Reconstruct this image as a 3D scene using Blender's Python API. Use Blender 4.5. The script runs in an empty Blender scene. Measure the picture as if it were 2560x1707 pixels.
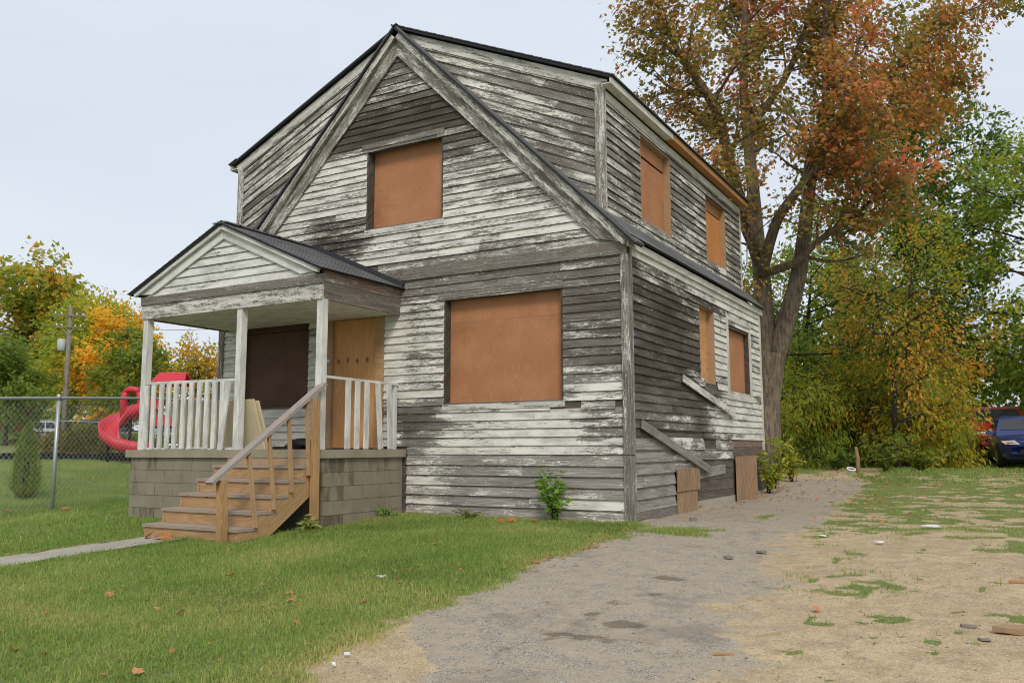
import bpy, math, random
import numpy as np
from mathutils import Vector, Matrix
rnd = random.Random(7); rng = np.random.default_rng(11)
sc = bpy.context.scene; C = sc.collection
# ---------------------------------------------------------------- camera, sky, sun, exposure
cam = bpy.data.objects.new('camera', bpy.data.cameras.new('camera')); C.objects.link(cam)
cam.data.sensor_width = 36; cam.data.lens = 30.135; cam.data.clip_end = 2000
RW = Matrix(((0.8659420, 0.0640024, 0.4960324), (0.5001377, -0.1056827, -0.8594728), (-0.0025863, 0.9923381, -0.1235251)))
cam.matrix_world = Matrix.Translation((4.2608, -10.4570, 0.9488)) @ RW.to_4x4()
sc.camera = cam
SUN = Vector((0.44, -0.58, 0.70)).normalized()
world = bpy.data.worlds.new('World'); sc.world = world; world.use_nodes = True
wn = world.node_tree; wn.nodes.clear()
sky = wn.nodes.new('ShaderNodeTexSky'); sky.sky_type = 'NISHITA'; sky.sun_disc = False
sky.sun_elevation = math.asin(SUN.z); sky.sun_rotation = math.atan2(SUN.x, SUN.y)
sky.air_density = 1.6; sky.dust_density = 3.0
wtc = wn.nodes.new('ShaderNodeTexCoord'); wns = wn.nodes.new('ShaderNodeTexNoise')
wmp = wn.nodes.new('ShaderNodeMapping'); wmp.inputs['Scale'].default_value = (1.2, 1.2, 4)
wn.links.new(wtc.outputs['Generated'], wmp.inputs[0]); wn.links.new(wmp.outputs[0], wns.inputs['Vector'])
wns.inputs['Scale'].default_value = 1.6; wns.inputs['Detail'].default_value = 5
wrp = wn.nodes.new('ShaderNodeValToRGB')
wrp.color_ramp.elements[0].position = .3; wrp.color_ramp.elements[0].color = (5.65, 6.1, 6.85, 1)
wrp.color_ramp.elements[1].position = .72; wrp.color_ramp.elements[1].color = (6.35, 6.75, 7.45, 1)
wn.links.new(wns.outputs[0], wrp.inputs[0])
wmx = wn.nodes.new('ShaderNodeMix'); wmx.data_type = 'RGBA'; wmx.inputs[0].default_value = .9
wn.links.new(sky.outputs[0], wmx.inputs[6]); wn.links.new(wrp.outputs[0], wmx.inputs[7])
wbg = wn.nodes.new('ShaderNodeBackground'); wbg.inputs['Strength'].default_value = 0.1
wn.links.new(wmx.outputs[2], wbg.inputs['Color'])
wout = wn.nodes.new('ShaderNodeOutputWorld'); wn.links.new(wbg.outputs[0], wout.inputs[0])
sl = bpy.data.lights.new('sun', 'SUN'); sl.energy = 1.5; sl.angle = math.radians(16); sl.color = (1, .93, .82)
so = bpy.data.objects.new('sun', sl); C.objects.link(so); so.rotation_euler = SUN.to_track_quat('Z', 'Y').to_euler()
vs = sc.view_settings; vs.view_transform = 'Standard'; vs.look = 'None'; vs.exposure = 0.38; vs.gamma = 1.0; vs.use_curve_mapping = False
sc.cycles.max_bounces = 6; sc.cycles.diffuse_bounces = 3; sc.cycles.transmission_bounces = 3; sc.cycles.glossy_bounces = 2
sc.cycles.use_denoising = True; sc.cycles.filter_width = 1.05
# ---------------------------------------------------------------- helpers
def ss(x, a, b):
    t = np.clip((np.asarray(x, float)-a)/(b-a), 0, 1); return t*t*(3-2*t)
def H(x, y):
    x = np.asarray(x, float); y = np.asarray(y, float)
    return -.05*np.maximum(-y, 0) + np.maximum(.35*ss(y, 3.5, 13) + .4*ss(y, 16, 28), .62*ss(-x, 11.5, 21)+.72*ss(-x, 25, 55))
def h(x, y): return float(H(x, y))
def vnoise(x, y, s, seed=0):
    x = np.asarray(x, float)*s; y = np.asarray(y, float)*s
    xi = np.floor(x).astype(np.int64); yi = np.floor(y).astype(np.int64); fx = x-xi; fy = y-yi
    fx = fx*fx*(3-2*fx); fy = fy*fy*(3-2*fy)
    def hs(a, b):
        n = (a*374761393 + b*668265263 + seed*974711) & 0xffffffff
        n = ((n ^ (n >> 13))*1274126177) & 0xffffffff
        return ((n ^ (n >> 16)) & 0xffff)/65535.
    return (hs(xi, yi)*(1-fx)+hs(xi+1, yi)*fx)*(1-fy)+(hs(xi, yi+1)*(1-fx)+hs(xi+1, yi+1)*fx)*fy
def fbm(x, y, s, seed=0): return .55*vnoise(x, y, s, seed)+.3*vnoise(x, y, s*2.1, seed+1)+.15*vnoise(x, y, s*4.3, seed+2)
def tag(o, label=None, cat=None, group=None, kind=None):
    if label: o['label'] = label
    if cat: o['category'] = cat
    if group: o['group'] = group
    if kind: o['kind'] = kind
    return o
def empty(name, loc=(0, 0, 0), rz=0):
    o = bpy.data.objects.new(name, None); C.objects.link(o); o.location = loc; o.rotation_euler = (0, 0, rz); o.empty_display_size = .2
    return o
def link(name, me, parent=None):
    o = bpy.data.objects.new(name, me); C.objects.link(o)
    if parent is not None: o.parent = parent
    return o
def npmesh(name, V, loops, sizes, mats, attrs=None, smooth=False, midx=None):
    me = bpy.data.meshes.new(name); V = np.asarray(V, np.float32); loops = np.asarray(loops, np.int32).ravel(); sizes = np.asarray(sizes, np.int32)
    me.vertices.add(len(V)); me.vertices.foreach_set('co', V.ravel())
    me.loops.add(len(loops)); me.loops.foreach_set('vertex_index', loops)
    me.polygons.add(len(sizes)); st = np.zeros(len(sizes), np.int32); st[1:] = np.cumsum(sizes)[:-1]
    me.polygons.foreach_set('loop_start', st)
    me.polygons.foreach_set('use_smooth', np.full(len(sizes), bool(smooth)))
    for m in (mats if isinstance(mats, (list, tuple)) else [mats]): me.materials.append(m)
    if midx is not None: me.polygons.foreach_set('material_index', np.asarray(midx, np.int32))
    for k, a in (attrs or {}).items():
        at = me.attributes.new(k, 'FLOAT_VECTOR', 'POINT'); at.data.foreach_set('vector', np.asarray(a, np.float32).ravel())
    me.update(calc_edges=True); me.validate(); return me
class MB:
    def __init__(s): s.V = []; s.F = []; s.bc = []; s.pd = []
    def v(s, p, bc=(0, 0, 0), pd=(0, 0, 0)):
        s.V.append(tuple(p)); s.bc.append(bc); s.pd.append(pd); return len(s.V)-1
    def face(s, pts, pd=(0, 0, 0)):
        s.F.append([s.v(p, (p[0], p[2], 0), pd) for p in pts]); return s
    def plank(s, o, U, V, N, lu, lv, ln, paint=0, dark=0, x=0, r=None):
        o = Vector(o); U = Vector(U); V = Vector(V); N = Vector(N); r = rnd.random()*40 if r is None else r; b = len(s.V)
        for k in (0, 1):
            for j in (0, 1):
                for i in (0, 1): s.v(o+U*(i*lu)+V*(j*lv)+N*(k*ln), (i*lu, j*lv+k*ln, r), (paint, dark, x))
        for f in ((0, 2, 3, 1), (4, 5, 7, 6), (0, 1, 5, 4), (2, 6, 7, 3), (0, 4, 6, 2), (1, 3, 7, 5)): s.F.append([b+i for i in f])
        return s
    def box(s, x0, x1, y0, y1, z0, z1, paint=0, dark=0, x=0):
        d = (x1-x0, y1-y0, z1-z0); ax = sorted(range(3), key=lambda i: -d[i]); e = [Vector((1, 0, 0)), Vector((0, 1, 0)), Vector((0, 0, 1))]
        a, b, c = ax; flip = (e[a].cross(e[b])).dot(e[c]) < 0
        o = Vector((x0, y0, z0))
        if flip: b, c = c, b
        return s.plank(o, e[a], e[b], e[c], d[a], d[b], d[c], paint, dark, x)
    def bar(s, p, q, w, t, up=(0, 0, 1), paint=0, dark=0, x=0):
        p = Vector(p); q = Vector(q); U = (q-p); L = U.length; U.normalize(); S = U.cross(Vector(up)).normalized(); N = S.cross(U)
        return s.plank(p-S*w/2-N*t/2, U, S, N, L, w, t, paint, dark, x)
    def tube(s, pts, rad, n=6, cap=True):
        pts = [Vector(p) for p in pts]; b = len(s.V); r = rnd.random()*30; L = 0
        ref = Vector((.31, .27, .91))
        for i, p in enumerate(pts):
            t = (pts[min(i+1, len(pts)-1)]-pts[max(i-1, 0)]).normalized()
            a = t.cross(ref); a = (t.cross(Vector((1, 0, 0))) if a.length < .1 else a).normalized(); c = t.cross(a)
            ri = rad[i] if hasattr(rad, '__len__') else rad
            if i: L += (p-pts[i-1]).length
            for k in range(n):
                th = 2*math.pi*k/n; s.v(p+a*(ri*math.cos(th))+c*(ri*math.sin(th)), (L, k/n*6.28*ri, r), (0, 0, 0))
        for i in range(len(pts)-1):
            for k in range(n): s.F.append([b+i*n+k, b+i*n+(k+1) % n, b+(i+1)*n+(k+1) % n, b+(i+1)*n+k])
        if cap: s.F.append([b+k for k in range(n)][::-1]); s.F.append([b+(len(pts)-1)*n+k for k in range(n)])
        return s
    def mesh(s, name, mat, smooth=False):
        sizes = [len(f) for f in s.F]; loops = [i for f in s.F for i in f]
        return npmesh(name, s.V, loops, sizes, mat, {'bc': s.bc, 'pd': s.pd}, smooth)
    def build(s, name, mat, parent=None, smooth=False): return link(name, s.mesh(name, mat, smooth), parent)
# ---------------------------------------------------------------- materials
class NT:
    def __init__(s, name):
        s.m = bpy.data.materials.new(name); s.m.use_nodes = True; s.t = s.m.node_tree; s.t.nodes.clear()
        s.out = s.t.nodes.new('ShaderNodeOutputMaterial')
    def n(s, typ, ins=None, **props):
        nd = s.t.nodes.new('ShaderNode'+typ)
        for k, v in props.items(): setattr(nd, k, v)
        for k, v in (ins or {}).items():
            if hasattr(v, 'is_output'): s.t.links.new(v, nd.inputs[k])
            elif v is not None: nd.inputs[k].default_value = v
        return nd
    def attr(s, name, typ='GEOMETRY'): return s.n('Attribute', attribute_name=name, attribute_type=typ)
    def math(s, op, a, b=None, c=None):
        return s.n('Math', {0: a, 1: b, 2: c}, operation=op).outputs[0]
    def sep(s, v): return s.n('SeparateXYZ', {0: v}).outputs
    def comb(s, x, y, z): return s.n('CombineXYZ', {0: x, 1: y, 2: z}).outputs[0]
    def noise(s, vec, scale=1, detail=4, rough=.55): return s.n('TexNoise', {'Vector': vec, 'Scale': scale, 'Detail': detail, 'Roughness': rough}).outputs[0]
    def mul(s, v, k): return s.n('VectorMath', {0: v, 1: k}, operation='MULTIPLY').outputs[0]
    def add(s, v, k): return s.n('VectorMath', {0: v, 1: k}, operation='ADD').outputs[0]
    def mix(s, f, a, b, bt='MIX'):
        f_ = lambda c: c if hasattr(c, 'is_output') else (tuple(c)+(1,) if len(c) == 3 else c)
        return s.n('Mix', {0: f, 6: f_(a), 7: f_(b)}, data_type='RGBA', blend_type=bt).outputs[2]
    def mr(s, v, a, b, c=0., d=1., smooth=True):
        return s.n('MapRange', {0: v, 1: a, 2: b, 3: c, 4: d}, interpolation_type='SMOOTHSTEP' if smooth else 'LINEAR').outputs[0]
    def ramp(s, f, stops):
        nd = s.n('ValToRGB', {0: f}); cr = nd.color_ramp
        while len(cr.elements) < len(stops): cr.elements.new(.5)
        for e, (p, c) in zip(cr.elements, stops): e.position = p; e.color = tuple(c)+(1,)
        return nd.outputs[0]
    def bsdf(s, col, rough=.8, bump=None, bs=.3, bd=.01, metal=0., spec=.3, **kw):
        ins = {'Base Color': col if hasattr(col, 'is_output') else tuple(col)+(1,), 'Roughness': rough, 'Metallic': metal, 'Specular IOR Level': spec}
        ins.update(kw)
        b = s.n('BsdfPrincipled', ins)
        if bump is not None:
            bn = s.n('Bump', {'Strength': bs, 'Distance': bd, 'Height': bump}); s.t.links.new(bn.outputs[0], b.inputs['Normal'])
        s.t.links.new(b.outputs[0], s.out.inputs[0]); return s.m
def M_plain(name, col, rough=.6, metal=0., var=.12, sc_=6., spec=.3):
    t = NT(name); tc = t.n('TexCoord').outputs['Object']; nz = t.noise(tc, sc_, 5)
    c = t.mix(nz, tuple(k*(1-var) for k in col), tuple(k*(1+var) for k in col))
    return t.bsdf(c, rough, nz, .15, .01, metal, spec)
def M_siding(name, cream=(.73, .715, .64), light=(.37, .345, .315), dk=(.165, .15, .132), brown=(.036, .026, .019)):
    t = NT(name); bc = t.attr('bc').outputs['Vector']; pd = t.sep(t.attr('pd').outputs['Vector'])
    r = t.mul(bc, (1, 1, 7.3))
    grain = t.noise(t.mul(r, (2.2, 95, 1)), 1, 5, .6)
    fine = t.noise(t.mul(r, (7, 260, 1)), 1, 3, .6)
    blot = t.noise(t.mul(r, (1.3, 7, 1)), 1, 4, .6)
    g = t.math('ADD', t.math('MULTIPLY', grain, .6), t.math('MULTIPLY', fine, .4))
    wood = t.mix(t.mr(g, .36, .64), dk, light)
    wood = t.mix(t.mr(blot, .45, .7, 0, .5), wood, t.mix(t.mr(g, .3, .7), (.06, .05, .04), (.165, .14, .115)))
    dfac = t.math('MULTIPLY', pd[1], t.mr(t.math('ADD', blot, t.math('MULTIPLY', g, .5)), .48, .86, .75, 1.0))
    wood = t.mix(dfac, wood, t.mix(t.mr(g, .35, .7), brown, (.085, .07, .056)))
    wood = t.mix(t.math('MULTIPLY', pd[2], .8), wood, t.mix(t.mr(g, .35, .65), (.16, .065, .03), (.34, .17, .085)))
    n1 = t.noise(t.mul(t.add(r, (0, 0, 3.7)), (1.9, 13, 1)), 1, 4, .6)
    n2 = t.noise(t.mul(t.add(r, (0, 0, 9.1)), (10, 62, 1)), 1, 5, .7)
    n3 = t.noise(t.mul(r, (34, 130, 1)), 1, 3, .6)
    nn = t.math('ADD', t.math('ADD', t.math('MULTIPLY', n1, .43), t.math('MULTIPLY', n2, .36)), t.math('MULTIPLY', n3, .21))
    th = t.math('ADD', nn, t.math('MULTIPLY', t.math('SUBTRACT', pd[0], .5), .36))
    pm = t.mr(th, .478, .522)
    thin = t.mr(th, .41, .50, 0, .36)   # worn chalky film round the sound paint
    grime = t.noise(t.mul(t.add(r, (0, 0, 5)), (2.5, 9, 1)), 1, 5, .65)
    pc = t.mix(t.mr(grime, .36, .68), cream, tuple(k*.66 for k in cream))
    pc = t.mix(t.mr(g, .5, .75, 0, .35), pc, tuple(k*.8 for k in cream))
    wood = t.mix(t.math('MULTIPLY', thin, t.mr(g, .4, .6, .3, 1)), wood, tuple(k*.72 for k in cream))
    chips = t.mr(t.noise(t.mul(t.add(r, (0, 0, 2.2)), (26, 75, 1)), 1, 3, .5), .665, .69); pm = t.math('MAXIMUM', pm, t.math('MULTIPLY', chips, t.mr(pd[0], .02, .2)))
    col = t.mix(pm, wood, pc)
    bump = t.math('ADD', t.math('MULTIPLY', pm, .55), t.math('MULTIPLY', g, .6))
    return t.bsdf(col, t.mix(pm, (.85,)*3, (.62,)*3), bump, .8, .006, 0, .2)
def M_wood(name, a, b, knot=(.16, .06, .025), grey=(.37, .35, .335), sc_=1.):
    t = NT(name); bc = t.attr('bc').outputs['Vector']; pd = t.sep(t.attr('pd').outputs['Vector']); r = t.mul(bc, (1, 1, 5.7))
    w = t.noise(t.mul(r, (.9*sc_, 7*sc_, 1)), 1, 2, .5)
    rings = t.math('SINE', t.math('MULTIPLY', t.math('ADD', w, t.math('MULTIPLY', t.noise(t.mul(r, (2, 40, 1)), 1, 3), .05)), 60))
    f = t.math('ADD', t.mr(rings, -1, 1, .25, .75), t.math('MULTIPLY', t.math('SUBTRACT', t.noise(t.mul(r, (6, 160, 1)), 1, 3), .5), .8))
    col = t.mix(f, a, b)
    vo = t.n('TexVoronoi', {'Vector': t.mul(r, (2.1, 3.6, 1)), 'Scale': 1.}).outputs['Distance']
    col = t.mix(t.mr(vo, .035, .075, 1, 0), col, knot)
    big = t.noise(t.mul(r, (1.1, 3, 1)), 1, 4); col = t.mix(t.mr(big, .45, .75, 0, .35), col, tuple(k*.55 for k in a))
    col = t.mix(t.math('MULTIPLY', pd[1], t.mr(f, 0, 1, .7, 1)), col, t.mix(f, grey, tuple(k*.6 for k in grey)))
    return t.bsdf(col, .78, f, .25, .003, 0, .2)
def M_board(name, a, b, fl=(.66, .42, .25)):
    t = NT(name); bc = t.attr('bc').outputs['Vector']; r = t.mul(bc, (1, 1, 3.1))
    n = t.noise(r, 2.2, 5, .6); st = t.noise(t.mul(r, (30, 12, 1)), 1, 4, .7); s2 = t.noise(t.mul(r, (11, 38, 1)), 1, 4, .7)
    col = t.mix(t.mr(n, .35, .7), a, b)
    col = t.mix(t.mr(st, .60, .68, 0, .25), col, fl); col = t.mix(t.mr(s2, .60, .68, 0, .45), col, tuple(k*.62 for k in a))
    sp = t.noise(r, 120, 2); col = t.mix(t.mr(sp, .68, .74, 0, .6), col, tuple(k*.4 for k in a))
    bl = t.noise(t.add(r, (4, 4, 4)), 1.3, 5, .65); col = t.mix(t.mr(bl, .56, .74, 0, .4), col, tuple(k*.6 for k in a))
    wst = t.noise(t.mul(r, (5, .5, 1)), 1, 5, .65); col = t.mix(t.mr(wst, .55, .8, 0, .25), col, tuple(k*.6 for k in a))
    return t.bsdf(col, .7, st, .12, .003, 0, .25)
def M_leaf(name, stops, transl=.35, dark=.55):
    t = NT(name); lc = t.sep(t.attr('lc').outputs['Vector'])
    f = t.math('ADD', t.math('MULTIPLY', lc[1], .62), t.math('MULTIPLY', lc[0], .38))
    col = t.ramp(f, stops); col = t.mix(t.math('MULTIPLY', lc[2], dark), col, t.mul(col, (.55, .55, .55)))
    b = t.n('BsdfPrincipled', {'Base Color': col, 'Roughness': .55, 'Specular IOR Level': .25})
    tr = t.n('BsdfTranslucent', {'Color': t.mul(col, (1.25, 1.2, .8))})
    mx = t.n('MixShader', {0: transl, 1: b.outputs[0], 2: tr.outputs[0]}); t.t.links.new(mx.outputs[0], t.out.inputs[0]); return t.m
def M_bark(name, a, b):
    t = NT(name); tc = t.n('TexCoord').outputs['Object']; r = t.mul(tc, (1, 1, .16))
    n = t.noise(r, 22, 5, .65); m = t.noise(tc, 2.2, 4)
    col = t.mix(t.mr(n, .35, .65), a, b); col = t.mix(t.mr(m, .45, .7, 0, .5), col, tuple(k*.6 for k in a))
    return t.bsdf(col, .9, n, .9, .03, 0, .15)
def M_conc(name, a, b, stain=.6):
    t = NT(name); tc = t.n('TexCoord').outputs['Object']; pd = t.sep(t.attr('pd').outputs['Vector'])
    n = t.noise(tc, 3, 6, .65); f = t.noise(tc, 90, 3, .6); dn = t.noise(t.mul(tc, (2.2, 2.2, .55)), 1.6, 5, .65)
    col = t.mix(t.mr(n, .3, .7), a, b); col = t.mix(t.mr(f, .4, .7, 0, .35), col, tuple(k*.55 for k in a))
    st = t.mr(t.math('ADD', dn, t.math('MULTIPLY', t.math('SUBTRACT', pd[1], .5), .5)), .5, .66, 0, stain)
    col = t.mix(st, col, tuple(k*.28 for k in a))
    return t.bsdf(col, .92, f, .5, .006, 0, .15)
def M_shingle(name):
    t = NT(name); tc = t.n('TexCoord').outputs['Object']; oi = t.n('ObjectInfo').outputs['Random']
    n = t.noise(tc, 140, 3, .7); m = t.noise(tc, 2.5, 4)
    v = t.math('ADD', t.math('MULTIPLY', oi, .5), t.math('MULTIPLY', m, .5))
    col = t.mix(v, (.06, .061, .063), (.20, .203, .205)); col = t.mix(t.mr(n, .42, .65, 0, .6), col, (.2, .2, .2))
    return t.bsdf(col, .9, n, .5, .004, 0, .2)
def M_ground(name):
    t = NT(name); tc = t.n('TexCoord').outputs['Object']; g = t.sep(t.attr('gm').outputs['Vector'])
    big = t.noise(tc, .9, 6, .6); med = t.noise(tc, 6, 5, .65); fin = t.noise(tc, 60, 4, .7); peb = t.noise(tc, 190, 2, .6)
    br = t.math('SUBTRACT', t.math('ADD', t.math('MULTIPLY', med, .6), t.math('MULTIPLY', fin, .4)), .5)
    tex = t.noise(tc, 26, 6, .75); v2 = t.n('TexVoronoi', {'Vector': tc, 'Scale': 140.}); pc_ = t.sep(v2.outputs['Color'])[0]
    sand = t.mix(t.mr(big, .3, .7), (.53, .41, .25), (.44, .34, .21)); sand = t.mix(t.mr(med, .4, .66), sand, (.37, .28, .17))
    sand = t.mix(t.mr(tex, .46, .70, 0, .65), sand, (.30, .225, .14)); sand = t.mix(t.mr(fin, .54, .7, 0, .6), sand, (.22, .17, .115))
    sand = t.mix(t.mr(pc_, .90, .95, 0, .75), sand, (.60, .54, .43)); sand = t.mix(t.mr(pc_, .10, .05, 0, .6), sand, (.15, .125, .1))
    vo = t.n('TexVoronoi', {'Vector': tc, 'Scale': 150.}); ag = vo.outputs['Distance']; agc = t.sep(vo.outputs['Color'])[0]
    asp = t.mix(agc, (.23, .205, .168), (.46, .41, .33)); asp = t.mix(t.mr(agc, .88, .95), asp, (.55, .52, .45)); asp = t.mix(t.mr(agc, .12, .05), asp, (.07, .065, .06))
    asp = t.mix(t.mr(t.math('ADD', med, br), .34, .58, 0, .7), asp, (.43, .36, .26)); asp = t.mix(t.mr(tex, .5, .66, 0, .45), asp, (.20, .175, .14))
    asp = t.mix(t.mr(t.noise(tc, 1.7, 5, .6), .54, .7, 0, .45), asp, (.16, .145, .125))
    soil = t.mix(t.mr(med, .35, .65), (.18, .20, .07), (.27, .235, .12)); soil = t.mix(t.mr(fin, .38, .56, 0, .75), soil, (.12, .17, .04))
    fa = t.mr(t.math('ADD', g[0], t.math('MULTIPLY', br, 1.5)), .36, .64); fg = t.mr(t.math('ADD', g[2], t.math('MULTIPLY', br, .9)), .4, .6)
    col = t.mix(fa, sand, asp); col = t.mix(fg, col, soil)
    wet = t.attr('wt').outputs['Vector']; wf = t.mr(t.math('ADD', t.sep(wet)[0], t.math('MULTIPLY', br, 2.6)), .35, .75, 0, .62)
    col = t.mix(wf, col, (.085, .065, .04))
    bump = t.math('ADD', t.math('MULTIPLY', fin, .6), t.math('ADD', t.math('MULTIPLY', med, 1.2), t.math('MULTIPLY', t.mr(ag, 0, .6, .5, 0), fa)))
    return t.bsdf(col, .95, bump, .6, .012, 0, .1)
def M_paint(name, col, rough=.3, coat=.6):
    t = NT(name); tc = t.n('TexCoord').outputs['Object']; n = t.noise(tc, 3, 4)
    c = t.mix(n, tuple(k*.85 for k in col), tuple(k*1.1 for k in col))
    return t.bsdf(c, rough, None, spec=.5, **{'Coat Weight': coat, 'Coat Roughness': .08})
MT = dict(
  siding=M_siding('peeling_paint_siding'), trim=M_siding('peeling_paint_trim', (.66, .645, .58), (.29, .26, .225), (.12, .105, .088)),
  porch=M_siding('porch_white_paint', (.72, .715, .675), (.30, .275, .24), (.12, .105, .085)),
  fiber=M_board('fibreboard', (.385, .172, .08), (.45, .212, .103)), fiber2=M_board('yellow_fibreboard', (.50, .21, .07), (.56, .25, .09)),
  raw=M_wood('new_softwood', (.33, .19, .08), (.47, .30, .15)), ply=M_wood('plywood', (.50, .25, .095), (.60, .33, .15), sc_=.6),
  wply=M_wood('weathered_plywood', (.22, .135, .075), (.42, .285, .17), sc_=1.3), stainb=M_board('dark_stained_board', (.085, .045, .028), (.115, .064, .04), (.15, .09, .06)), orangew=M_wood('new_fascia_wood', (.40, .19, .075), (.49, .26, .11)),
  block=M_conc('concrete_block', (.245, .212, .155), (.30, .262, .195), .7), slab=M_conc('porch_concrete', (.28, .25, .175), (.36, .32, .24), .35),
  conc=M_conc('concrete', (.34, .31, .25), (.42, .39, .32), .3), mortar=M_conc('mortar', (.20, .175, .13), (.25, .22, .165), .5),
  shingle=M_shingle('asphalt_shingle'), drip=M_plain('black_drip_edge', (.02, .02, .022), .5), ground=M_ground('ground'),
  black=M_plain('black', (.012, .012, .013), .6), galv=M_plain('galvanised_steel', (.42, .45, .46), .45, .6, .15, 30),
  wire=M_plain('galvanised_wire', (.36, .38, .39), .5, .5), foam=M_plain('foam_board', (.66, .57, .38), .8),
  red=M_plain('red_plastic', (.56, .03, .05), .5, 0, .08, 3, .5), tgrey=M_plain('transformer_grey', (.42, .46, .46), .5), white=M_plain('white_plastic', (.75, .75, .74), .5),
  pole=M_bark('pole_wood', (.19, .165, .13), (.27, .24, .2)), barkm=M_bark('maple_bark', (.12, .096, .07), (.27, .22, .165)),
  bark=M_bark('dark_bark', (.045, .036, .03), (.11, .09, .075)), mulch=M_plain('wood_mulch', (.24, .12, .07), .95, 0, .5, 14),
  rubber=M_plain('rubber', (.015, .015, .016), .8), glass=M_plain('car_glass', (.03, .037, .04), .08, 0, .1, 1, .6),
  brick=M_plain('brick', (.33, .085, .045), .9, 0, .2, 8), cream=M_plain('cream_coping', (.55, .53, .48), .8), rim=M_plain('alloy_rim', (.4, .4, .41), .35, .7),
  lamp=M_plain('headlamp', (.55, .53, .45), .2, 0, .1, 8, .6), amber=M_plain('amber_lens', (.75, .2, .03), .3), taill=M_plain('red_lens', (.5, .02, .02), .3),
  blue=M_paint('blue_car_paint', (.012, .022, .14)), redp=M_paint('red_car_paint', (.32, .012, .014)), silver=M_paint('silver_car_paint', (.52, .53, .54)),
  whitep=M_paint('white_car_paint', (.68, .68, .68)), darkp=M_paint('dark_blue_car_paint', (.035, .04, .055)), cable=M_plain('black_cable', (.02, .02, .02), .6),
  stone=M_plain('grey_stone', (.22, .19, .16), .95), paper=M_plain('white_paper', (.75, .78, .8), .7), grass=None)
MT['grass'] = M_leaf('grass_blade', [(0, (.115, .205, .042)), (.33, (.235, .34, .08)), (.56, (.355, .405, .125)), (.76, (.50, .44, .19)), (1, (.66, .51, .28))], .3, 0)
MT['maple'] = M_leaf('maple_leaf', [(.05, (.14, .19, .04)), (.34, (.29, .24, .055)), (.52, (.50, .28, .08)), (.72, (.62, .245, .085)), (.95, (.64, .14, .095))], .5)
MT['dgreen'] = M_leaf('dark_green_leaf', [(0, (.065, .13, .025)), (.5, (.12, .20, .036)), (1, (.21, .28, .05))], .5)
MT['ygreen'] = M_leaf('yellow_green_leaf', [(0, (.14, .25, .04)), (.4, (.29, .39, .05)), (.72, (.54, .48, .06)), (1, (.75, .52, .065))], .55)
MT['lgreen'] = M_leaf('light_green_leaf', [(0, (.11, .19, .035)), (.5, (.21, .29, .05)), (.85, (.37, .38, .06)), (1, (.56, .42, .07))], .55)
MT['orange'] = M_leaf('orange_leaf', [(.08, (.16, .26, .04)), (.40, (.33, .37, .05)), (.60, (.68, .44, .06)), (.82, (.82, .38, .06)), (1, (.80, .27, .06))], .55)
MT['gold'] = M_leaf('golden_leaf', [(0, (.32, .34, .04)), (.4, (.75, .52, .05)), (.75, (.90, .50, .055)), (1, (.86, .36, .05))], .55)
MT['hedge'] = M_leaf('hedge_leaf', [(0, (.07, .10, .02)), (.5, (.14, .17, .03)), (1, (.36, .16, .07))], .3)
MT['arbor'] = M_leaf('arborvitae_leaf', [(0, (.12, .19, .03)), (.6, (.25, .32, .045)), (1, (.40, .38, .06))], .35)
MT['weed'] = M_leaf('weed_leaf', [(0, (.11, .26, .04)), (.6, (.2, .38, .05)), (1, (.34, .43, .07))], .45)
MT['dead'] = M_leaf('dead_leaf', [(0, (.28, .10, .04)), (.5, (.5, .19, .07)), (.8, (.58, .28, .13)), (1, (.66, .13, .06))], .2)
MT['chip'] = M_leaf('dry_chip', [(0, (.07, .05, .035)), (.4, (.2, .14, .09)), (.8, (.36, .26, .16)), (1, (.6, .55, .47))], .05)
# ---------------------------------------------------------------- house
class Fr:
    def __init__(s, o, U, V, N): s.o = Vector(o); s.U = Vector(U); s.V = Vector(V); s.N = Vector(N)
    def P(s, u, v, d=0.): return s.o+s.U*u+s.V*v+s.N*d
def interval(poly, v):
    xs = []
    for (a, b), (c, d) in zip(poly, poly[1:]+poly[:1]):
        if (b <= v < d) or (d <= v < b): xs.append(a+(c-a)*(v-b)/(d-b))
    return (min(xs), max(xs)) if len(xs) >= 2 else None
def cut(u0, u1, v, holes):
    segs = [(u0, u1)]
    for a, b, c, d in holes:
        if c < v < d:
            n = []
            for p, q in segs:
                if b <= p or a >= q: n.append((p, q)); continue
                if a > p: n.append((p, a))
                if b < q: n.append((b, q))
            segs = n
    return [s for s in segs if s[1]-s[0] > .02]
def regions(base, boxes):
    def f(u, v):
        p, d = base; k_ = float(.7*fbm(u+17, v*1.7, .9, 41)+.5*fbm(u, v*2.2, 2.6, 47))-.6
        for (u0, u1, v0, v1, a, b) in boxes:
            w = float(ss(u, u0-.25, u0+.1)*(1-ss(u, u1-.1, u1+.25))*ss(v, v0-.08, v0+.04)*(1-ss(v, v1-.04, v1+.08)))
            p += (a-p)*w; d += (b-d)*w
        return p-.05+k_*.7, d+.13-k_*.6
    return f
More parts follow.
